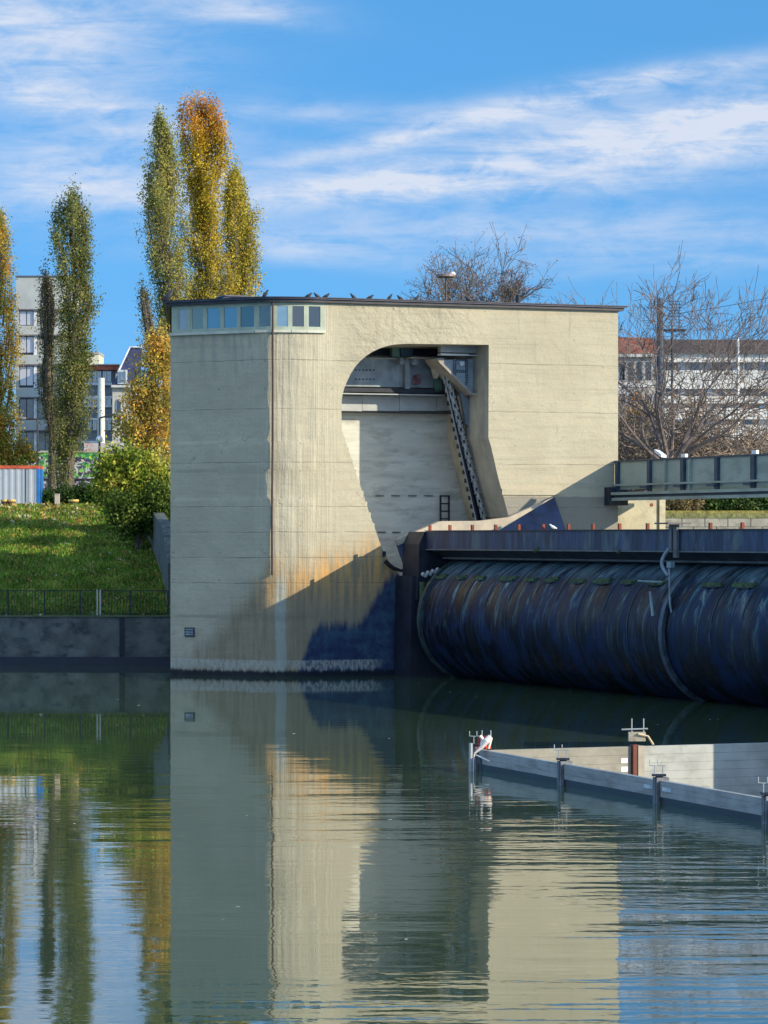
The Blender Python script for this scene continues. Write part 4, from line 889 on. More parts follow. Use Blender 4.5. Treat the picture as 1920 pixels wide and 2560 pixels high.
b = MB(); b.add([(x3(280), -.3, yz(966, HY)), (x3(352), -.3, yz(966, HY)), (x3(352), 1.4, yz(868, HY)), (x3(323), 1.4, yz(868, HY)), (x3(300), .5, yz(922, HY))], [(0, 1, 2, 3, 4)])
b.add([(x3(280), -.3, yz(966, HY)), (x3(300), .5, yz(922, HY)), (x3(323), 1.4, yz(868, HY)), (x3(325), 7, yz(868, HY)), (x3(280), 7, yz(966, HY))], [(0, 1, 2, 3, 4)]); b.build('roof', mat("dark_slate", (.035, .04, .10), .5, var=.3, nscale=2), ho)
b = MB(); b.tube([(x3(297), .2, yz(925, HY)), (x3(322), 1.2, yz(866, HY)), (x3(352), 1.3, yz(866, HY))], .10, 6); b.build('ridge_trim', mat("white_band_paint", (.55, .57, .62)), ho)
b = MB(); b.box(x3(279), x3(353), -.5, .0, yz(969, HY), yz(963, HY)); b.build('cornice', mat("pale_flashing", (.5, .48, .46)), ho)
b = MB(); b.box(x3(295), x3(318), -.4, .2, yz(960, HY), yz(925, HY)); dm = b.build('dormer', mat("white_band_paint", (.55, .57, .62)), ho)
b = MB(); b.box(x3(298), x3(305), -.45, -.41, yz(957, HY), yz(930, HY)); b.box(x3(308), x3(315), -.45, -.41, yz(957, HY), yz(930, HY)); b.build('pane', GLASS, dm)
b = MB(); pts = [(x3(291), yz(1060, HY)), (x3(304), yz(1060, HY)), (x3(304), yz(1005, HY))] + [(x3(297.5) + (x3(304) - x3(297.5)) * math.cos(R(a)), yz(1005, HY) + .35 * math.sin(R(a))) for a in range(30, 180, 30)] + [(x3(291), yz(1005, HY))]
b.slab(pts, -.08, -.01); wn = b.build('window', mat("white_window_frame", (.6, .6, .62)), ho)
b = MB(); b.slab([((p - x3(297.5)) * .75 + x3(297.5), q_ if q_ < yz(1010, HY) else q_ - .05) for p, q_ in pts], -.12, -.082); b.build('pane', GLASSD, wn)
for a in (313, 323, 333, 343):
    b = MB(); b.box(x3(a), x3(a + 5), -.06, -.01, yz(1110, HY), yz(1070, HY)); b.build('window', GLASSD, ho)
# poles and lamps on the left
b = MB(); p = W3(253, 0, 240); b.tube([(p.x, 240, 6.5), (p.x, 240, W3(0, 945, 240).z)], [.30, .24], 14)
tag(b.build('white_mast', mat("white_mast_paint", (.60, .58, .56), .6, var=.1), loc=(p.x, 240, 6.5)), 'tall thick white mast in front of the blue-grey building', 'mast')
def lamp(px, ytop, Y, lab, arm, hy, gx_=None):
    p = W3(px, ytop, Y); t = thing('street_lamp', lab, 'street lamp', (p.x, Y, 6.5))
    b = MB(); b.tube([(0, 0, 0), (0, 0, p.z - 6.5)], .06, 8); b.build('pole', mat("dark_lamp_pole", (.05, .045, .05), .5), t)
    if arm:
        q = W3(arm, hy, Y); b = MB(); b.tube([(0, 0, p.z - 6.5), (q.x - p.x, 0, q.z - 6.5)], .05, 8); b.build('arm', mat("dark_lamp_pole", (.05, .045, .05)), t)
        s_ = 1 if arm > px else -1; b = MB(); b.ball((q.x - p.x + s_ * .25, 0, q.z - 6.5), (.38, .14, .11)); b.build('lamp_head', WHITEM if s_ > 0 else mat("grey_lamp_head", (.2, .2, .2), .5), t)
    return t, p
lamp(94, 1048, 208, 'street lamp with short arm pointing left before the office block', 62, 1046)
lamp(249, 1045, 206, 'street lamp with pale head on an arm pointing right', 291, 1034)
t, p = lamp(248.5, 1105, 198, 'post lamp with round white globe under the pale street lamp', None, 0); b = MB(); b.ball((0, 0, p.z - 6.5 + .17), .20, 14, 10); b.build('globe', mat("white_globe", (.75, .75, .75), .3, var=.02), t)
# round plate lamp seen above the roof
p = W3(1115, 694, 185); t = thing('disc_lamp', 'lamp with flat round head rising above the pier roof in front of a bare tree', 'street lamp', (p.x, 185, 6.5))
b = MB(); b.tube([(0, 0, 0), (0, 0, p.z - 6.5)], .05, 8); b.build('pole', mat("dark_lamp_pole", (.05, .045, .05)), t)
b = MB(); b.tube([(0, 0, p.z - 6.5), (0, 0, p.z - 6.5 + .05), (0, 0, p.z - 6.5 + .18), (0, 0, p.z - 6.5 + .22)], [.45, .54, .50, .2], 18); b.build('lamp_head', mat("pinkish_lamp_shade", (.22, .15, .14), .5, var=.2), t)
b = MB(); b.ball((.36, -.1, p.z - 6.5 + .19), (.16, .16, .13)); b.build('bulb_cover', WHITEM, t)

# ------------------------------------------------------------------ right bank
RY = 163
BLK = mat("old_block_wall", (.36, .33, .27), .9, var=.2, nscale=1.4, bump=.03, bscale=3, dirt=(.17, .16, .12), dscale=(.8, .8, 1.6), damt=.7)
rw = thing('river_wall', 'old grey block wall topped with moss behind the gate deck', 'wall', (12, RY, 0))
b = MB(); b.box(-6, 60, 0, .6, -4, 6.35); b.build('wall', BLK, rw)
b = MB()
for j in range(5):
    z_ = 6.35 - j * .42
    for i in range(26): b.box(1.2 + (j % 2) * .55 + i * 1.1, 1.2 + (j % 2) * .55 + i * 1.1 + 1.06, -.06, -.004, z_ - .405, z_ - .01)
b.build('facing_blocks', BLK, rw)
b = MB(); b.box(-6, 60, -.08, .7, 6.353, 6.58); b.build('moss_cap', mat("mossy_cap", (.20, .20, .08), .95, var=.4, nscale=4, bump=.05), rw)
b = MB(); b.box(-1, 60, 163.7, 190, 6.20, 6.72); b.v = [(x + 12, y, z) for x, y, z in b.v]; tag(b.build('verge', mat("leafy_verge", (.26, .22, .06), .95, var=.4, nscale=3, bump=.04)), kind='structure')
# abutment wall that catches the sun below the bridge
ab = thing('abutment_wall', 'yellowish concrete abutment wall under the footbridge beside the pier', 'wall', (O.x, O.y, 0), PA)
AC = mat("yellow_concrete", (.46, .41, .29), .9, var=.12, nscale=1, bump=.02, dirt=(.25, .20, .14), dscale=(1, 1, 1), damt=.4)
q0 = at_d(1546, 1250, .8); q1 = at_d(1646, 1245, .8); q2 = at_d(1661, 1238, .8)
b = MB(); b.box(q0[0] - .3, q1[0], .8, 1.4, -4, 6.95); b.build('wall', AC, ab)
b = MB(); b.box(q1[0] + .003, q2[0], .7, 1.5, -4, 7.15); b.build('end_post', AC, ab)
q3 = at_d(1629, 1262, .8); b = MB(); b.tube([(q3[0], .78, q3[2]), (q3[0], .82, q3[2])], .07, 14); b.build('ring_bolt', RUST, ab)

# ------------------------------------------------------------------ trees
def leafcloud(name, centres, spread, per, size, colf, parent, loc):
    """many small leaf faces clumped around centres (world coordinates)"""
    C_ = np.repeat(np.array(centres), per, axis=0); n_ = len(C_)
    P = C_ + rng.normal(0, 1, (n_, 3)) * np.array(spread)
    P = P[rng.random(n_) < 1.0]; a = rng.normal(0, 1, (n_, 3)); a /= np.linalg.norm(a, axis=1, keepdims=True); c = rng.normal(0, 1, (n_, 3)); c = np.cross(a, c); c /= np.linalg.norm(c, axis=1, keepdims=True)
    s_ = rng.uniform(.6, 1.3, (n_, 1)) * size
    V = np.stack([P - a * s_ * .8, P + c * s_ * .5, P + a * s_ * .8, P - c * s_ * .5], axis=1)
    return quads(name, V, colf(P), LEAF, parent, loc)
def poplar(name, label, Y, axis, env, nclump, per, colf, group='poplars on the left bank', size=.10, spread=.16, nlimb=26, zbase=6.6):
    """env: rows (y, left, right) in picture rows; axis: px of the foot"""
    foot = W3(axis, 0, Y); loc = (foot.x, Y, zbase)
    t = thing(name, label, 'tree', loc, group=group)
    rows = [(CZ - (r[0] - HZ) / F * Y, (r[1] - 960 - (r[2] - r[1]) * .07) / F * Y, (r[2] - 960 + (r[2] - r[1]) * .07) / F * Y) for r in env]; rows.sort()
    zs = [r[0] for r in rows]; xl = [r[1] for r in rows]; xr = [r[2] for r in rows]
    top = zs[-1]; topx = (xl[-1] + xr[-1]) / 2
    def ctr(z): return (np.interp(z, zs, xl) + np.interp(z, zs, xr)) / 2
    def rad(z): return (np.interp(z, zs, xr) - np.interp(z, zs, xl)) / 2
    b = MB(); pts = []; rr = []
    for i in range(9):
        f = i / 8; z = zbase + (top - .5 - zbase) * f; x = foot.x + (float(ctr(max(z, zs[0]))) - foot.x) * min(1, f * 2); pts.append((x - loc[0], random.uniform(-.05, .05), z - loc[2])); rr.append(.26 * (1 - f) + .03)
    b.tube(pts, rr, 8); b.build('trunk', BARK, t)
    # near-vertical limbs with clumps strung along them
    lm = MB(); cents = []; limbs = []; mr = max((np.array(xr) - np.array(xl)) / 2)
    def onlimb(L, f):
        z = L[0] + (L[1] - L[0]) * f; r_ = float(rad(z)) * L[3] * (.45 + .55 * min(1, f * 1.6)); return (float(ctr(z)) + r_ * math.cos(L[2]), Y + r_ * math.sin(L[2]), z)
    for i in range(nlimb * 2):
        z0 = zs[0] - 1 + (top - zs[0] - 1.2) * (i + random.random()) / (nlimb * 2); z1 = min(z0 + random.uniform(2.4, 5.0), top - random.uniform(0, .3)); limbs.append((z0, z1, random.uniform(0, 2 * math.pi), random.uniform(.25, 1.0)))
    limbs.append((top - 4, top, 0, .05)); limbs.append((top - 3, top - .1, 2, .5))
    for L in limbs: lm.tube([(p[0] - loc[0], p[1] - loc[1], p[2] - loc[2]) for p in [onlimb(L, j / 4) for j in range(5)]], [.055, .045, .035, .025, .012], 5)
    lm.build('limbs', BARK, t)
    wts = np.array([(L[1] - L[0]) for L in limbs]); wts = wts / wts.sum()
    for i in range(nclump):
        L = limbs[int(rng.choice(len(limbs), p=wts))]; f = float(rng.beta(1.4, 1.1)); p = onlimb(L, f); g = .30 * (1 - .65 * f) * mr ** .6 * min(1, float(rad(p[2])) / .75)
        cents.append((p[0] + rng.normal(0, g), p[1] + rng.normal(0, g), p[2] + rng.normal(0, .15)))
    leafcloud('crown', cents, (spread, spread, spread * 1.9), int(per * 1.6), size * .78, colf, t, loc)
    return t
def mixcol(cols, wts, jit=.25, hz=None):
    cols = np.array(cols); wts = np.array(wts) / sum(wts)
    def f(P):
        n_ = len(P); nz = np.sin(P[:, 0] * 2.1 + P[:, 2] * 1.3) + np.sin(P[:, 2] * 2.9 - P[:, 0] * 1.7) + rng.normal(0, 1.0, n_)
        idx = np.clip(((nz + 3) / 6 * len(cols)).astype(int), 0, len(cols) - 1); rnd = rng.random(n_) < .45; idx[rnd] = rng.choice(len(cols), rnd.sum(), p=wts)
        c = cols[idx] * 1.3
        if hz: c = hz(P, c)
        c = c * (1 + .30 * np.sin(P[:, 0] * 3.7 + P[:, 1] * 2.3 + 1.3 * np.sin(P[:, 2] * 1.9)) * np.sin(P[:, 2] * 2.2 + P[:, 0]))[:, None]
        return np.clip(c * rng.uniform(1 - jit, 1 + jit, (n_, 1)), 0, 1)
    return f
GRN = [(.10, .13, .03), (.15, .17, .045), (.21, .20, .06), (.28, .24, .07)]
def gold(P, c):
    f = np.clip((P[:, 2] - 20.5) / 8, 0, 1)[:, None] * .9; f = f * (rng.random((len(P), 1)) < .85)
    tgt = np.array([(.60, .40, .03)]) * (1 - .0) ; hi = np.clip((P[:, 2] - 27.5) / 2, 0, 1)[:, None]; tgt = tgt * (1 - hi) + np.array([(.62, .25, .04)]) * hi
    return c * (1 - f) + tgt * f
poplar('poplar_tree', 'tallest poplar with orange-gold top behind the pier roof', 195, 522,
       [(252, 468, 528), (275, 460, 548), (320, 458, 560), (380, 458, 575), (430, 462, 578), (470, 455, 566), (540, 465, 560), (620, 470, 560), (700, 470, 575), (800, 460, 580), (900, 470, 570)], 1100, 28, mixcol([(.20, .20, .05), (.32, .27, .05), (.44, .33, .05), (.40, .28, .04)], [1, 1.2, 1, .6], hz=gold))
poplar('poplar_tree', 'dull green pointed poplar left of the golden one behind the pier', 193, 425,
       [(290, 396, 402), (330, 388, 415), (380, 380, 432), (440, 372, 440), (500, 360, 450), (560, 354, 460), (640, 352, 470), (720, 372, 480), (800, 372, 470), (900, 380, 440)], 900, 24, mixcol([(.16, .18, .055), (.24, .23, .07), (.36, .31, .09), (.30, .24, .08)], [1, 1.2, .8, .3]))
poplar('poplar_tree', 'lower yellow-green poplar right of the golden one', 197, 598,
       [(425, 578, 592), (460, 568, 608), (520, 556, 622), (545, 552, 640), (600, 546, 632), (632, 556, 658), (680, 540, 640), (740, 536, 648), (850, 550, 640)], 760, 24, mixcol([(.22, .21, .05), (.36, .30, .05), (.46, .34, .05), (.30, .27, .06)], [1, 1.3, 1, 1]))
poplar('poplar_tree', 'slim grey-green poplar in front of the office block', 188, 178,
       [(474, 158, 190), (500, 144, 212), (560, 136, 222), (640, 138, 226), (720, 142, 232), (770, 150, 236), (830, 152, 212), (900, 150, 222), (960, 150, 228), (1040, 142, 232), (1120, 135, 208), (1220, 128, 188)], 1100, 21, mixcol([(.08, .10, .03), (.13, .14, .045), (.18, .18, .055), (.26, .24, .09)], [1, 1.2, 1, .35]))
poplar('poplar_tree', 'thin sparse bare-topped poplar left of the slim one', 190, 128,
       [(672, 112, 116), (710, 104, 128), (760, 95, 142), (820, 98, 140), (880, 112, 132), (930, 102, 140), (1000, 104, 142), (1080, 118, 150), (1150, 118, 150)], 330, 12, mixcol([(.09, .085, .05), (.13, .11, .06), (.14, .14, .05), (.20, .15, .08)], [1, 1, 1, .5]), nlimb=34)
poplar('poplar_tree', 'yellow and orange poplar cut by the left edge of the picture', 192, 2,
       [(520, -20, 0), (600, -40, 18), (680, -50, 24), (760, -50, 30), (830, -50, 38), (900, -50, 48), (980, -50, 44), (1060, -50, 42), (1160, -40, 40)], 800, 17, mixcol([(.16, .17, .04), (.30, .26, .05), (.42, .30, .05), (.46, .22, .05)], [1, 1.2, 1.2, .8]))
poplar('young_poplar', 'small thin bare-leaved poplar poking up beside the pier roof corner', 180, 372,
       [(715, 352, 358), (760, 348, 372), (830, 356, 390), (880, 366, 400)], 70, 12, mixcol([(.09, .09, .05), (.13, .13, .06), (.20, .16, .07)], [1, 1, .5]), group=None, nlimb=14)
def blobtree(name, label, cat, Y, foot, blobs, nclump, per, colf, size=.10, spread=.22, trunk=True, zb=6.6, group=None, depth=.8):
    f0 = W3(foot, 0, Y); loc = (f0.x, Y, zb); t = thing(name, label, cat, loc, group=group)
    cents = []; B = [(W3(a, b_, Y), r1 * Y / F, r2 * Y / F) for a, b_, r1, r2 in blobs]; wts = np.array([r1 * r2 for _, r1, r2 in B]); wts = wts / wts.sum()
    for i in range(nclump):
        c_, rx, rz = B[rng.choice(len(B), p=wts)]; v = rng.normal(0, 1, 3); v /= np.linalg.norm(v); q = rng.random() ** .4 * (1 + (rng.random() < .12) * .3)
        cents.append((c_.x + v[0] * rx * q, Y + v[1] * rx * depth * q, max(zb + .1, c_.z + v[2] * rz * q + rng.normal(0, .12))))
    b = MB()
    for i in range(12 if trunk else 8):
        c_ = cents[int(rng.integers(len(cents)))]; p0 = Vector((random.uniform(-.1, .1), 0, 0)); p1 = Vector((c_[0] - loc[0], c_[1] - loc[1], c_[2] - loc[2])); mid = p0.lerp(p1, .5) + Vector((-p1.x * .2, 0, p1.z * .12))
        b.tube([p0, mid, p1], [.11 if trunk else .05, .06, .02], 6)
    b.build('trunk' if trunk else 'stems', BARK, t)
    leafcloud('crown', cents, (spread,) * 3, per, size, colf, t, loc); return t
AUT = mixcol([(.20, .19, .05), (.34, .27, .06), (.48, .33, .06), (.52, .26, .06)], [1, 1.2, 1.2, .8])
blobtree('autumn_tree', 'golden autumn tree directly left of the pier wall', 'tree', 176, 372, [(390, 890, 42, 50), (395, 980, 70, 90), (352, 995, 45, 50), (385, 1080, 70, 80), (330, 1070, 45, 50), (400, 880, 40, 50)], 620, 22, AUT)
blobtree('green_shrub', 'broad yellow-green shrub at the top of the bank beside the pier', 'shrub', 166, 350, [(300, 1170, 48, 45), (360, 1190, 65, 60), (330, 1250, 60, 50), (395, 1240, 45, 60), (275, 1215, 40, 40)], 620, 24, mixcol([(.09, .14, .02), (.17, .22, .03), (.32, .32, .05), (.46, .38, .08)], [1, 1.2, .9, .7]), trunk=False, zb=6.2, spread=.30, size=.12)
blobtree('dark_shrub', 'dark bush overhanging the bank under the yellow-green shrub', 'shrub', 161, 345, [(330, 1300, 40, 26), (375, 1290, 38, 36), (300, 1268, 34, 24), (400, 1250, 30, 36)], 420, 24, mixcol([(.03, .055, .015), (.06, .10, .02), (.14, .17, .04)], [1, 1, .7]), trunk=False, zb=4.6, spread=.30)
blobtree('low_hedge', 'dark low hedge behind the yellow-rimmed tub', 'hedge', 184, 190, [(120, 1252, 30, 18), (170, 1248, 40, 20), (225, 1246, 40, 22), (265, 1240, 30, 22)], 420, 22, mixcol([(.02, .05, .015), (.04, .08, .02), (.08, .12, .03)], [1, 1, .4]), trunk=False, zb=6.9)
blobtree('orange_shrub', 'yellow-orange bush beside the container at the left edge', 'shrub', 190, 40, [(15, 1130, 40, 45), (60, 1140, 30, 40), (-10, 1080, 40, 60)], 300, 20, mixcol([(.14, .16, .03), (.32, .28, .05), (.42, .22, .05)], [1, 1, .7]), trunk=False, zb=6.8)

# bare trees
def branch(mb, p, d, ln, r, lvl, maxl, ends, up=.05, wig=.14, kids=(3, 5), sp=38, rmin=.010):
    pts = [p.copy()]; q = p.copy(); dd = d.normalized(); nseg = 5 if lvl < 2 else 4
    for i in range(nseg):
        dd = (dd + Vector((random.gauss(0, wig), random.gauss(0, wig), random.gauss(0, wig) + up))).normalized(); q = q + dd * ln / nseg; pts.append(q.copy())
    rads = [max(rmin, r * (1 - .55 * i / nseg)) for i in range(nseg + 1)]
    mb.tube(pts, rads, 6 if lvl < 2 else (4 if lvl < 3 else 3), cap=False)
    if lvl >= maxl: ends.append(q); return
    for k_ in range(random.randint(*kids)):
        f = random.uniform(.25, 1.0) if k_ else 1.0
        i = min(nseg - 1, int(f * nseg)); s_ = pts[i].lerp(pts[i + 1], f * nseg - i if f < 1 else 1); base = (pts[i + 1] - pts[i]).normalized()
        ax = Vector((random.gauss(0, 1), random.gauss(0, 1), random.gauss(0, 1))).cross(base).normalized()
        nd = Matrix.Rotation(R(random.uniform(sp * .5, sp * 1.35) if k_ else random.uniform(0, 18)), 3, ax) @ base
        branch(mb, s_, nd, ln * random.uniform(.55, .80), rads[i + 1] * random.uniform(.55, .8), lvl + 1, maxl, ends, up, wig, kids, sp, rmin)
def baretree(name, label, Y, px, stems, r0, maxl, h, m_, kids=(3, 5), zb=6.6, group=None, leafc=None, rmin=.010, sp=38, cat='tree', up=.05):
    f0 = W3(px, 0, Y); t = thing(name, label, cat, (f0.x, Y, zb), group=group); ends = []
    tr = MB(); tr.tube([(0, 0, -.3), (.02, 0, h * .5), (0, .05, h)], [r0 * 1.3, r0 * 1.05, r0], 10); tr.build('trunk', m_, t)
    mb = MB()
    for (ax, ay, ln, rr) in stems:
        branch(mb, Vector((0, .03, h * random.uniform(.75, .98))), Vector((ax, ay, 1)), ln, rr, 0, maxl, ends, kids=kids, rmin=rmin, sp=sp, up=up)
    mb.build('crown', m_, t, fix=False)
    if leafc:
        cs = [(e.x + f0.x, e.y + Y, e.z + zb) for e in ends if random.random() < leafc[0]]
        if cs: leafcloud('leaves', cs, (.10, .10, .10), leafc[1], leafc[2], leafc[3], t, (f0.x, Y, zb))
    return t
random.seed(21)
baretree('bare_tree', 'large bare many-stemmed tree right of the pier above the footbridge', 168, 1672,
         [(-.05, 0, 4.2, .16), (-.42, .2, 4.1, .14), (-.75, -.2, 4.1, .13), (.30, .1, 4.2, .15), (.62, -.1, 4.1, .13), (1.05, .2, 4.0, .12), (.1, .5, 4.0, .11), (-1.3, .1, 3.5, .09), (1.7, -.2, 3.8, .10), (-.25, -.4, 4.1, .10)], .30, 5, 2.4, BARKL, kids=(3, 3), rmin=.012, sp=42, up=.04)
random.seed(5)
RED = mixcol([(.16, .09, .08), (.24, .11, .08), (.30, .17, .08)], [1, 1, .5])
baretree('maple_tree', 'nearly bare reddish tree rising behind the middle of the pier roof', 195, 1195,
         [(-.15, 0, 3.2, .10), (.2, .1, 3.2, .10), (-.45, .1, 2.8, .09), (.5, -.1, 2.8, .09), (.05, .3, 3.2, .09), (-.8, 0, 2.2, .07), (.8, 0, 2.2, .07), (.3, -.4, 3.0, .09)], .20, 4, 9.6, BARK, kids=(4, 4), leafc=(.6, 4, .06, RED), rmin=.012, up=.03, sp=40)
random.seed(9)
baretree('maple_tree', 'small nearly bare reddish tree behind the disc lamp', 192, 1108,
         [(-.3, 0, 2.7, .06), (.2, 0, 2.6, .06), (-.9, 0, 2.4, .05), (.8, 0, 2.1, .05)], .14, 3, 9.2, BARK, kids=(3, 5), leafc=(.8, 3, .07, RED), rmin=.014)
random.seed(11)
BARKT = mat('tangle_bark', (.25, .19, .15), .9, var=.5, nscale=1.2)
for i, (px, lab) in enumerate(((1575, 'tangled leafless shrub nearest the pier above the footbridge'), (1650, 'tangled leafless shrub at the foot of the big bare tree'), (1740, 'leafless tangle just right of the big bare tree'), (1815, 'leafless tangle in the middle right above the footbridge'), (1890, 'leafless tangle at the right edge above the footbridge'))):
    baretree('bare_shrub', lab, 172 + i % 2 * 4, px, [(-.9, 0, 2.4, .05), (.9, 0, 2.4, .05), (.3, .3, 2.6, .05), (-.3, -.3, 2.6, .05), (1.6, 0, 2.2, .04), (-1.6, .2, 2.2, .04), (.1, .1, 3.4, .06), (2.2, 0, 2.6, .05), (-2.2, 0, 2.6, .05)], .08, 3, .5, BARKT, kids=(4, 6), rmin=.020, sp=60, cat='shrub', up=-.02, zb=7.2, group='bare shrubs above the footbridge')
for i, (px, top) in enumerate(((1335, 738), (1362, 728))):
    lab = ('small leafy twig tree just right of the vent pipe above the roof', 'second small twig tree further right of the vent pipe above the roof')[i]
    baretree('twig_tree', lab, 205, px, [(0, 0, 1.6, .03), (.3, 0, 1.2, .03), (-.3, 0, 1.2, .03)], .08, 1, (CZ - (top - HZ) / F * 205) - 6.6 - 1.6, BARK, kids=(2, 3), leafc=(.9, 4, .07, RED), rmin=.014)
blobtree('clipped_hedge', 'glossy green hedge under the right part of the footbridge', 'hedge', 168, 1830, [(1770, 1258, 60, 22), (1850, 1255, 60, 24), (1910, 1254, 50, 24)], 600, 24, mixcol([(.04, .08, .025), (.07, .12, .04), (.14, .18, .07)], [1, 1, .5]), trunk=False, zb=6.6, depth=.5)
blobtree('dry_shrub', 'dry brownish reeds under the bridge beside the abutment post', 'shrub', 167, 1700, [(1690, 1258, 30, 20), (1725, 1262, 26, 16)], 120, 16, mixcol([(.18, .13, .07), (.30, .24, .13), (.12, .10, .05)], [1, 1, 1]), trunk=False, zb=6.6, depth=.5)
blobtree('russet_shrub', 'yellow and russet leafy bush close to the pier right edge', 'shrub', 180, 1575, [(1570, 1090, 40, 60), (1600, 1040, 40, 40)], 160, 20, mixcol([(.10, .10, .04), (.35, .22, .05), (.30, .12, .05)], [1, 1, 1]), trunk=False, zb=6.6)

# far right building, walls
VY = 300; x4 = lambda px: xo(px, VY)
vb = bld('balcony_building', 'long white building with balcony bands under a brown tiled roof', VY)
WHT = mat("white_render", (.66, .66, .66), .8, var=.06)
for t_, e_ in ((881, 905), (926, 972), (990, 1008), (1020, 1048), (1062, 1100)):
    b = MB(); b.box(x4(1640), x4(2100), 0 if t_ > 890 else .05, 7, yz(e_, VY), yz(t_, VY)); b.build('balcony_band', WHT, vb)
b = MB(); b.box(x4(1640), x4(2100), .8, 7, 0, yz(884, VY)); b.build('wall', mat("shaded_wall", (.30, .30, .31), .8, var=.2, nscale=.8), vb)
for t_, e_ in ((905, 926), (972, 990), (1008, 1020), (1048, 1062)):
    for px in range(1662, 1930, 34): b = MB(); b.box(x4(px), x4(px + 18), .7, .79, yz(e_, VY), yz(t_, VY)); b.build('window', GLASSD if px % 4 else GLASS, vb)
b = MB(); b.add([(x4(1636), -.4, yz(882, VY)), (x4(2100), -.4, yz(884, VY)), (x4(2100), 5, yz(842, VY)), (x4(1640), 5, yz(840, VY)), (x4(2100), 7, yz(884, VY)), (x4(1636), 7, yz(882, VY))], [(0, 1, 2, 3), (3, 2, 4, 5)]); b.build('roof', mat("brown_tiles", (.075, .048, .04), .9, var=.35, nscale=3, bump=.1, bscale=3), vb)
rb = bld('red_roofed_house', 'house with orange-red tiled roof just right of the pier', 290)
x5 = lambda px: xo(px, 290)
b = MB(); b.box(x5(1480), x5(1644), 0, 7, 0, yz(890, 290)); b.build('wall', mat("pinkish_render", (.40, .37, .36), .8, var=.2, nscale=.8), rb)
b = MB(); b.add([(x5(1478), -.4, yz(884, 290)), (x5(1648), -.4, yz(884, 290)), (x5(1640), 5, yz(836, 290)), (x5(1478), 5, yz(832, 290)), (x5(1478), 8, yz(884, 290)), (x5(1648), 8, yz(884, 290))], [(0, 1, 2, 3), (3, 2, 5, 4)]); b.build('roof', mat("red_tiles", (.26, .075, .04), .9, var=.3, nscale=3, bump=.1, bscale=3), rb)
b = MB(); b.box(x5(1478), x5(1648), -.42, -.2, yz(893, 290), yz(885, 290)); b.build('gutter', mat("pale_gutter", (.42, .40, .38), .7), rb)
for t_, e_ in ((905, 950), (985, 1010)):
    for px in range(1550, 1640, 22): b = MB(); b.box(x5(px), x5(px + 12), -.05, -.003, yz(e_, 290), yz(t_, 290)); b.build('window', GLASSD, rb)
b = MB(); b.box(x5(1478), x5(1646), -.08, -.004, yz(968, 290), yz(958, 290)); b.build('white_band', WHT, rb)
ck = MB(); p = W3(1650, 745, 270); ck.tube([(p.x, 270, 6.5), (p.x, 270, p.z)], [.42, .24], 14)
tag(ck.build('factory_chimney', mat("blue_grey_mast", (.05, .06, .09), .6, var=.3), loc=(p.x, 270, 6.5)), 'slim dark grey chimney behind the big bare tree', 'chimney')
am = thing('antenna_mast', 'mast with ladder-like antenna right of the slim chimney', 'mast', (W3(1690, 0, 265).x, 265, 6.5))
zt = W3(0, 750, 265).z - 6.5; zq = W3(0, 822, 265).z - 6.5
b = MB(); b.tube([(-.3, 0, 0), (-.3, 0, zq)], .10, 8); b.build('pole', STEELD, am)
b = MB(); b.tube([(-.3, 0, zq), (-.3, 0, zt)], .04, 6); b.tube([(.25, 0, zq), (.25, 0, zt - .2)], .04, 6)
for i in range(9): b.box(-.6, .45, -.03, .03, zq + .2 + i * .24, zq + .24 + i * .24)
b.build('antenna', STEELD, am)
b = MB(); b.box(-.95, .75, -.1, .4, zq - .2, zq - .02); b.build('platform', STEELD, am)
b = MB(); p = W3(1845, 845, 230); b.tube([(p.x, 230, 6.5), (p.x, 230, p.z)], [.11, .09], 8); tag(b.build('flag_pole', WHITEM, loc=(p.x, 230, 6.5)), 'plain white pole in front of the brown roof at the right', 'pole')
wr = MB(); pts = [W3(1700 + (2200 - 1700) * i / 12, 783 - (i / 12) * 118 + 14 * math.sin(math.pi * i / 12), 262) for i in range(13)]; wr.tube(pts, .02, 4, cap=False)
tag(wr.build('overhead_wire', BLACKP, loc=(pts[0].x, 262, 6.5)), 'thin overhead wire rising to the right edge in front of the sky', 'wire')
ew = MB(); ew.box(-8, 30, 0, .5, 0, 5.2); ew.v = [(x + W3(1545, 0, 225).x, y + 225, z + 6.5) for x, y, z in ew.v]
tag(ew.build('embankment_wall', mat("embankment_concrete", (.27, .26, .23), .9, var=.3, nscale=.8, bump=.05, dirt=(.12, .11, .09), damt=.6), loc=(W3(1545, 0, 225).x, 225, 6.5)), 'grey-brown embankment wall behind the bare shrubs', 'wall')

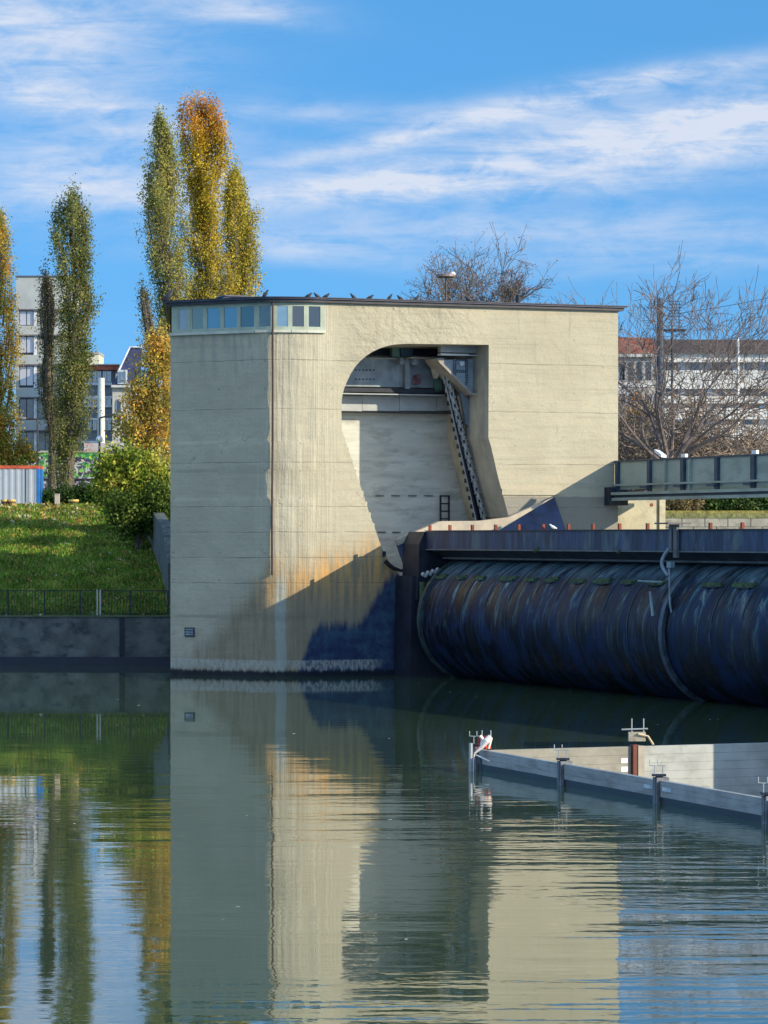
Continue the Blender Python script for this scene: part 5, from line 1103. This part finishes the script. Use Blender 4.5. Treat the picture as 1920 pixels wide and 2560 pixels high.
# ------------------------------------------------------------------ birds
def bird(label, P, s, m_, face=1, kind='pigeon', upright=.3):
    upright *= .75; s *= .85
    t = thing(kind, label, 'bird', tuple(P), 0 if face > 0 else math.pi)
    b = MB(); rings = []; axis = [(-.22, .10, .015), (-.15, .11, .035), (-.06, .12, .065), (.03, .15, .075), (.10, .19, .06), (.14, .235, .04), (.17, .265, .042), (.205, .268, .03), (.225, .262, .008)]
    pts = [(x * math.cos(upright) * s * 3.4 , 0, (z + x * math.sin(upright) * .8) * s * 3.4) for x, z, r in axis]
    b.tube(pts, [r * s * 3.4 * 1.35 for _, _, r in axis], 9); b.build('body', m_, t, smooth=True)
    b = MB(); hx = pts[-1]; b.tube([hx, (hx[0] + .05 * s * 3.4, 0, hx[2] - .005)], [.012 * s * 3.4, .003], 5); b.build('beak', BLACKP if m_ is BIRDM else mat("yellow_beak", (.6, .35, .03), .5), t)
    b = MB()
    for dy_ in (-.03, .03): b.tube([(pts[3][0], dy_ * s * 3, 0), (pts[3][0], dy_ * s * 3, pts[3][2] * .7)], .008 * s * 3.4, 4)
    b.build('legs', RUST, t)
ZR = ZT + .207
def roofat(px, d=.3):
    q = at_d(px, 740, d); return L2W(q[0], d, ZR)
def nosepos(px, off):
    p_, d_ = pathpoint(px, off); return L2W(p_.x, p_.y, ZR)
bird('large crow perched on the far left tip of the pier roof', nosepos(428, -.2), .42, BIRDM, 1, 'crow', .9)
bird('dark bird on the roof edge just right of the hatch', nosepos(656, .2), .26, BIRDM, 1, 'pigeon', .9)
for px, f, up_, lab in ((771, 1, .1, 'pigeon crouching on the roof edge above the right end of the windows'), (793, -1, .3, 'pigeon facing left, next right of the one above the windows'), (815, 1, .1, 'low pigeon in the middle of the left roof group'),
                        (884, -1, .5, 'pigeon standing alone above the left side of the niche'), (925, 1, .0, 'flat crouching pigeon left of the roof middle'), (973, 1, .8, 'slender upright pigeon at the roof middle'),
                        (1001, -1, .2, 'plump dark pigeon right of the upright one'), (1040, 1, .7, 'upright pigeon left of the reddish tree foot'), (1173, -1, .2, 'dark crow-like bird below the reddish tree'), (1187, 1, .0, 'small bird crouching right of the dark one')):
    bird(lab, roofat(px), .22 if px != 1173 else .27, BIRDM, f, 'pigeon', up_)
q = at_u(1383, 1320, UD + .3); bird('white gull standing on the gate deck left of the abutment', L2W(UD + .3, q[1], ZD1 + .036), .22, GULLM, -1, 'gull', .15)
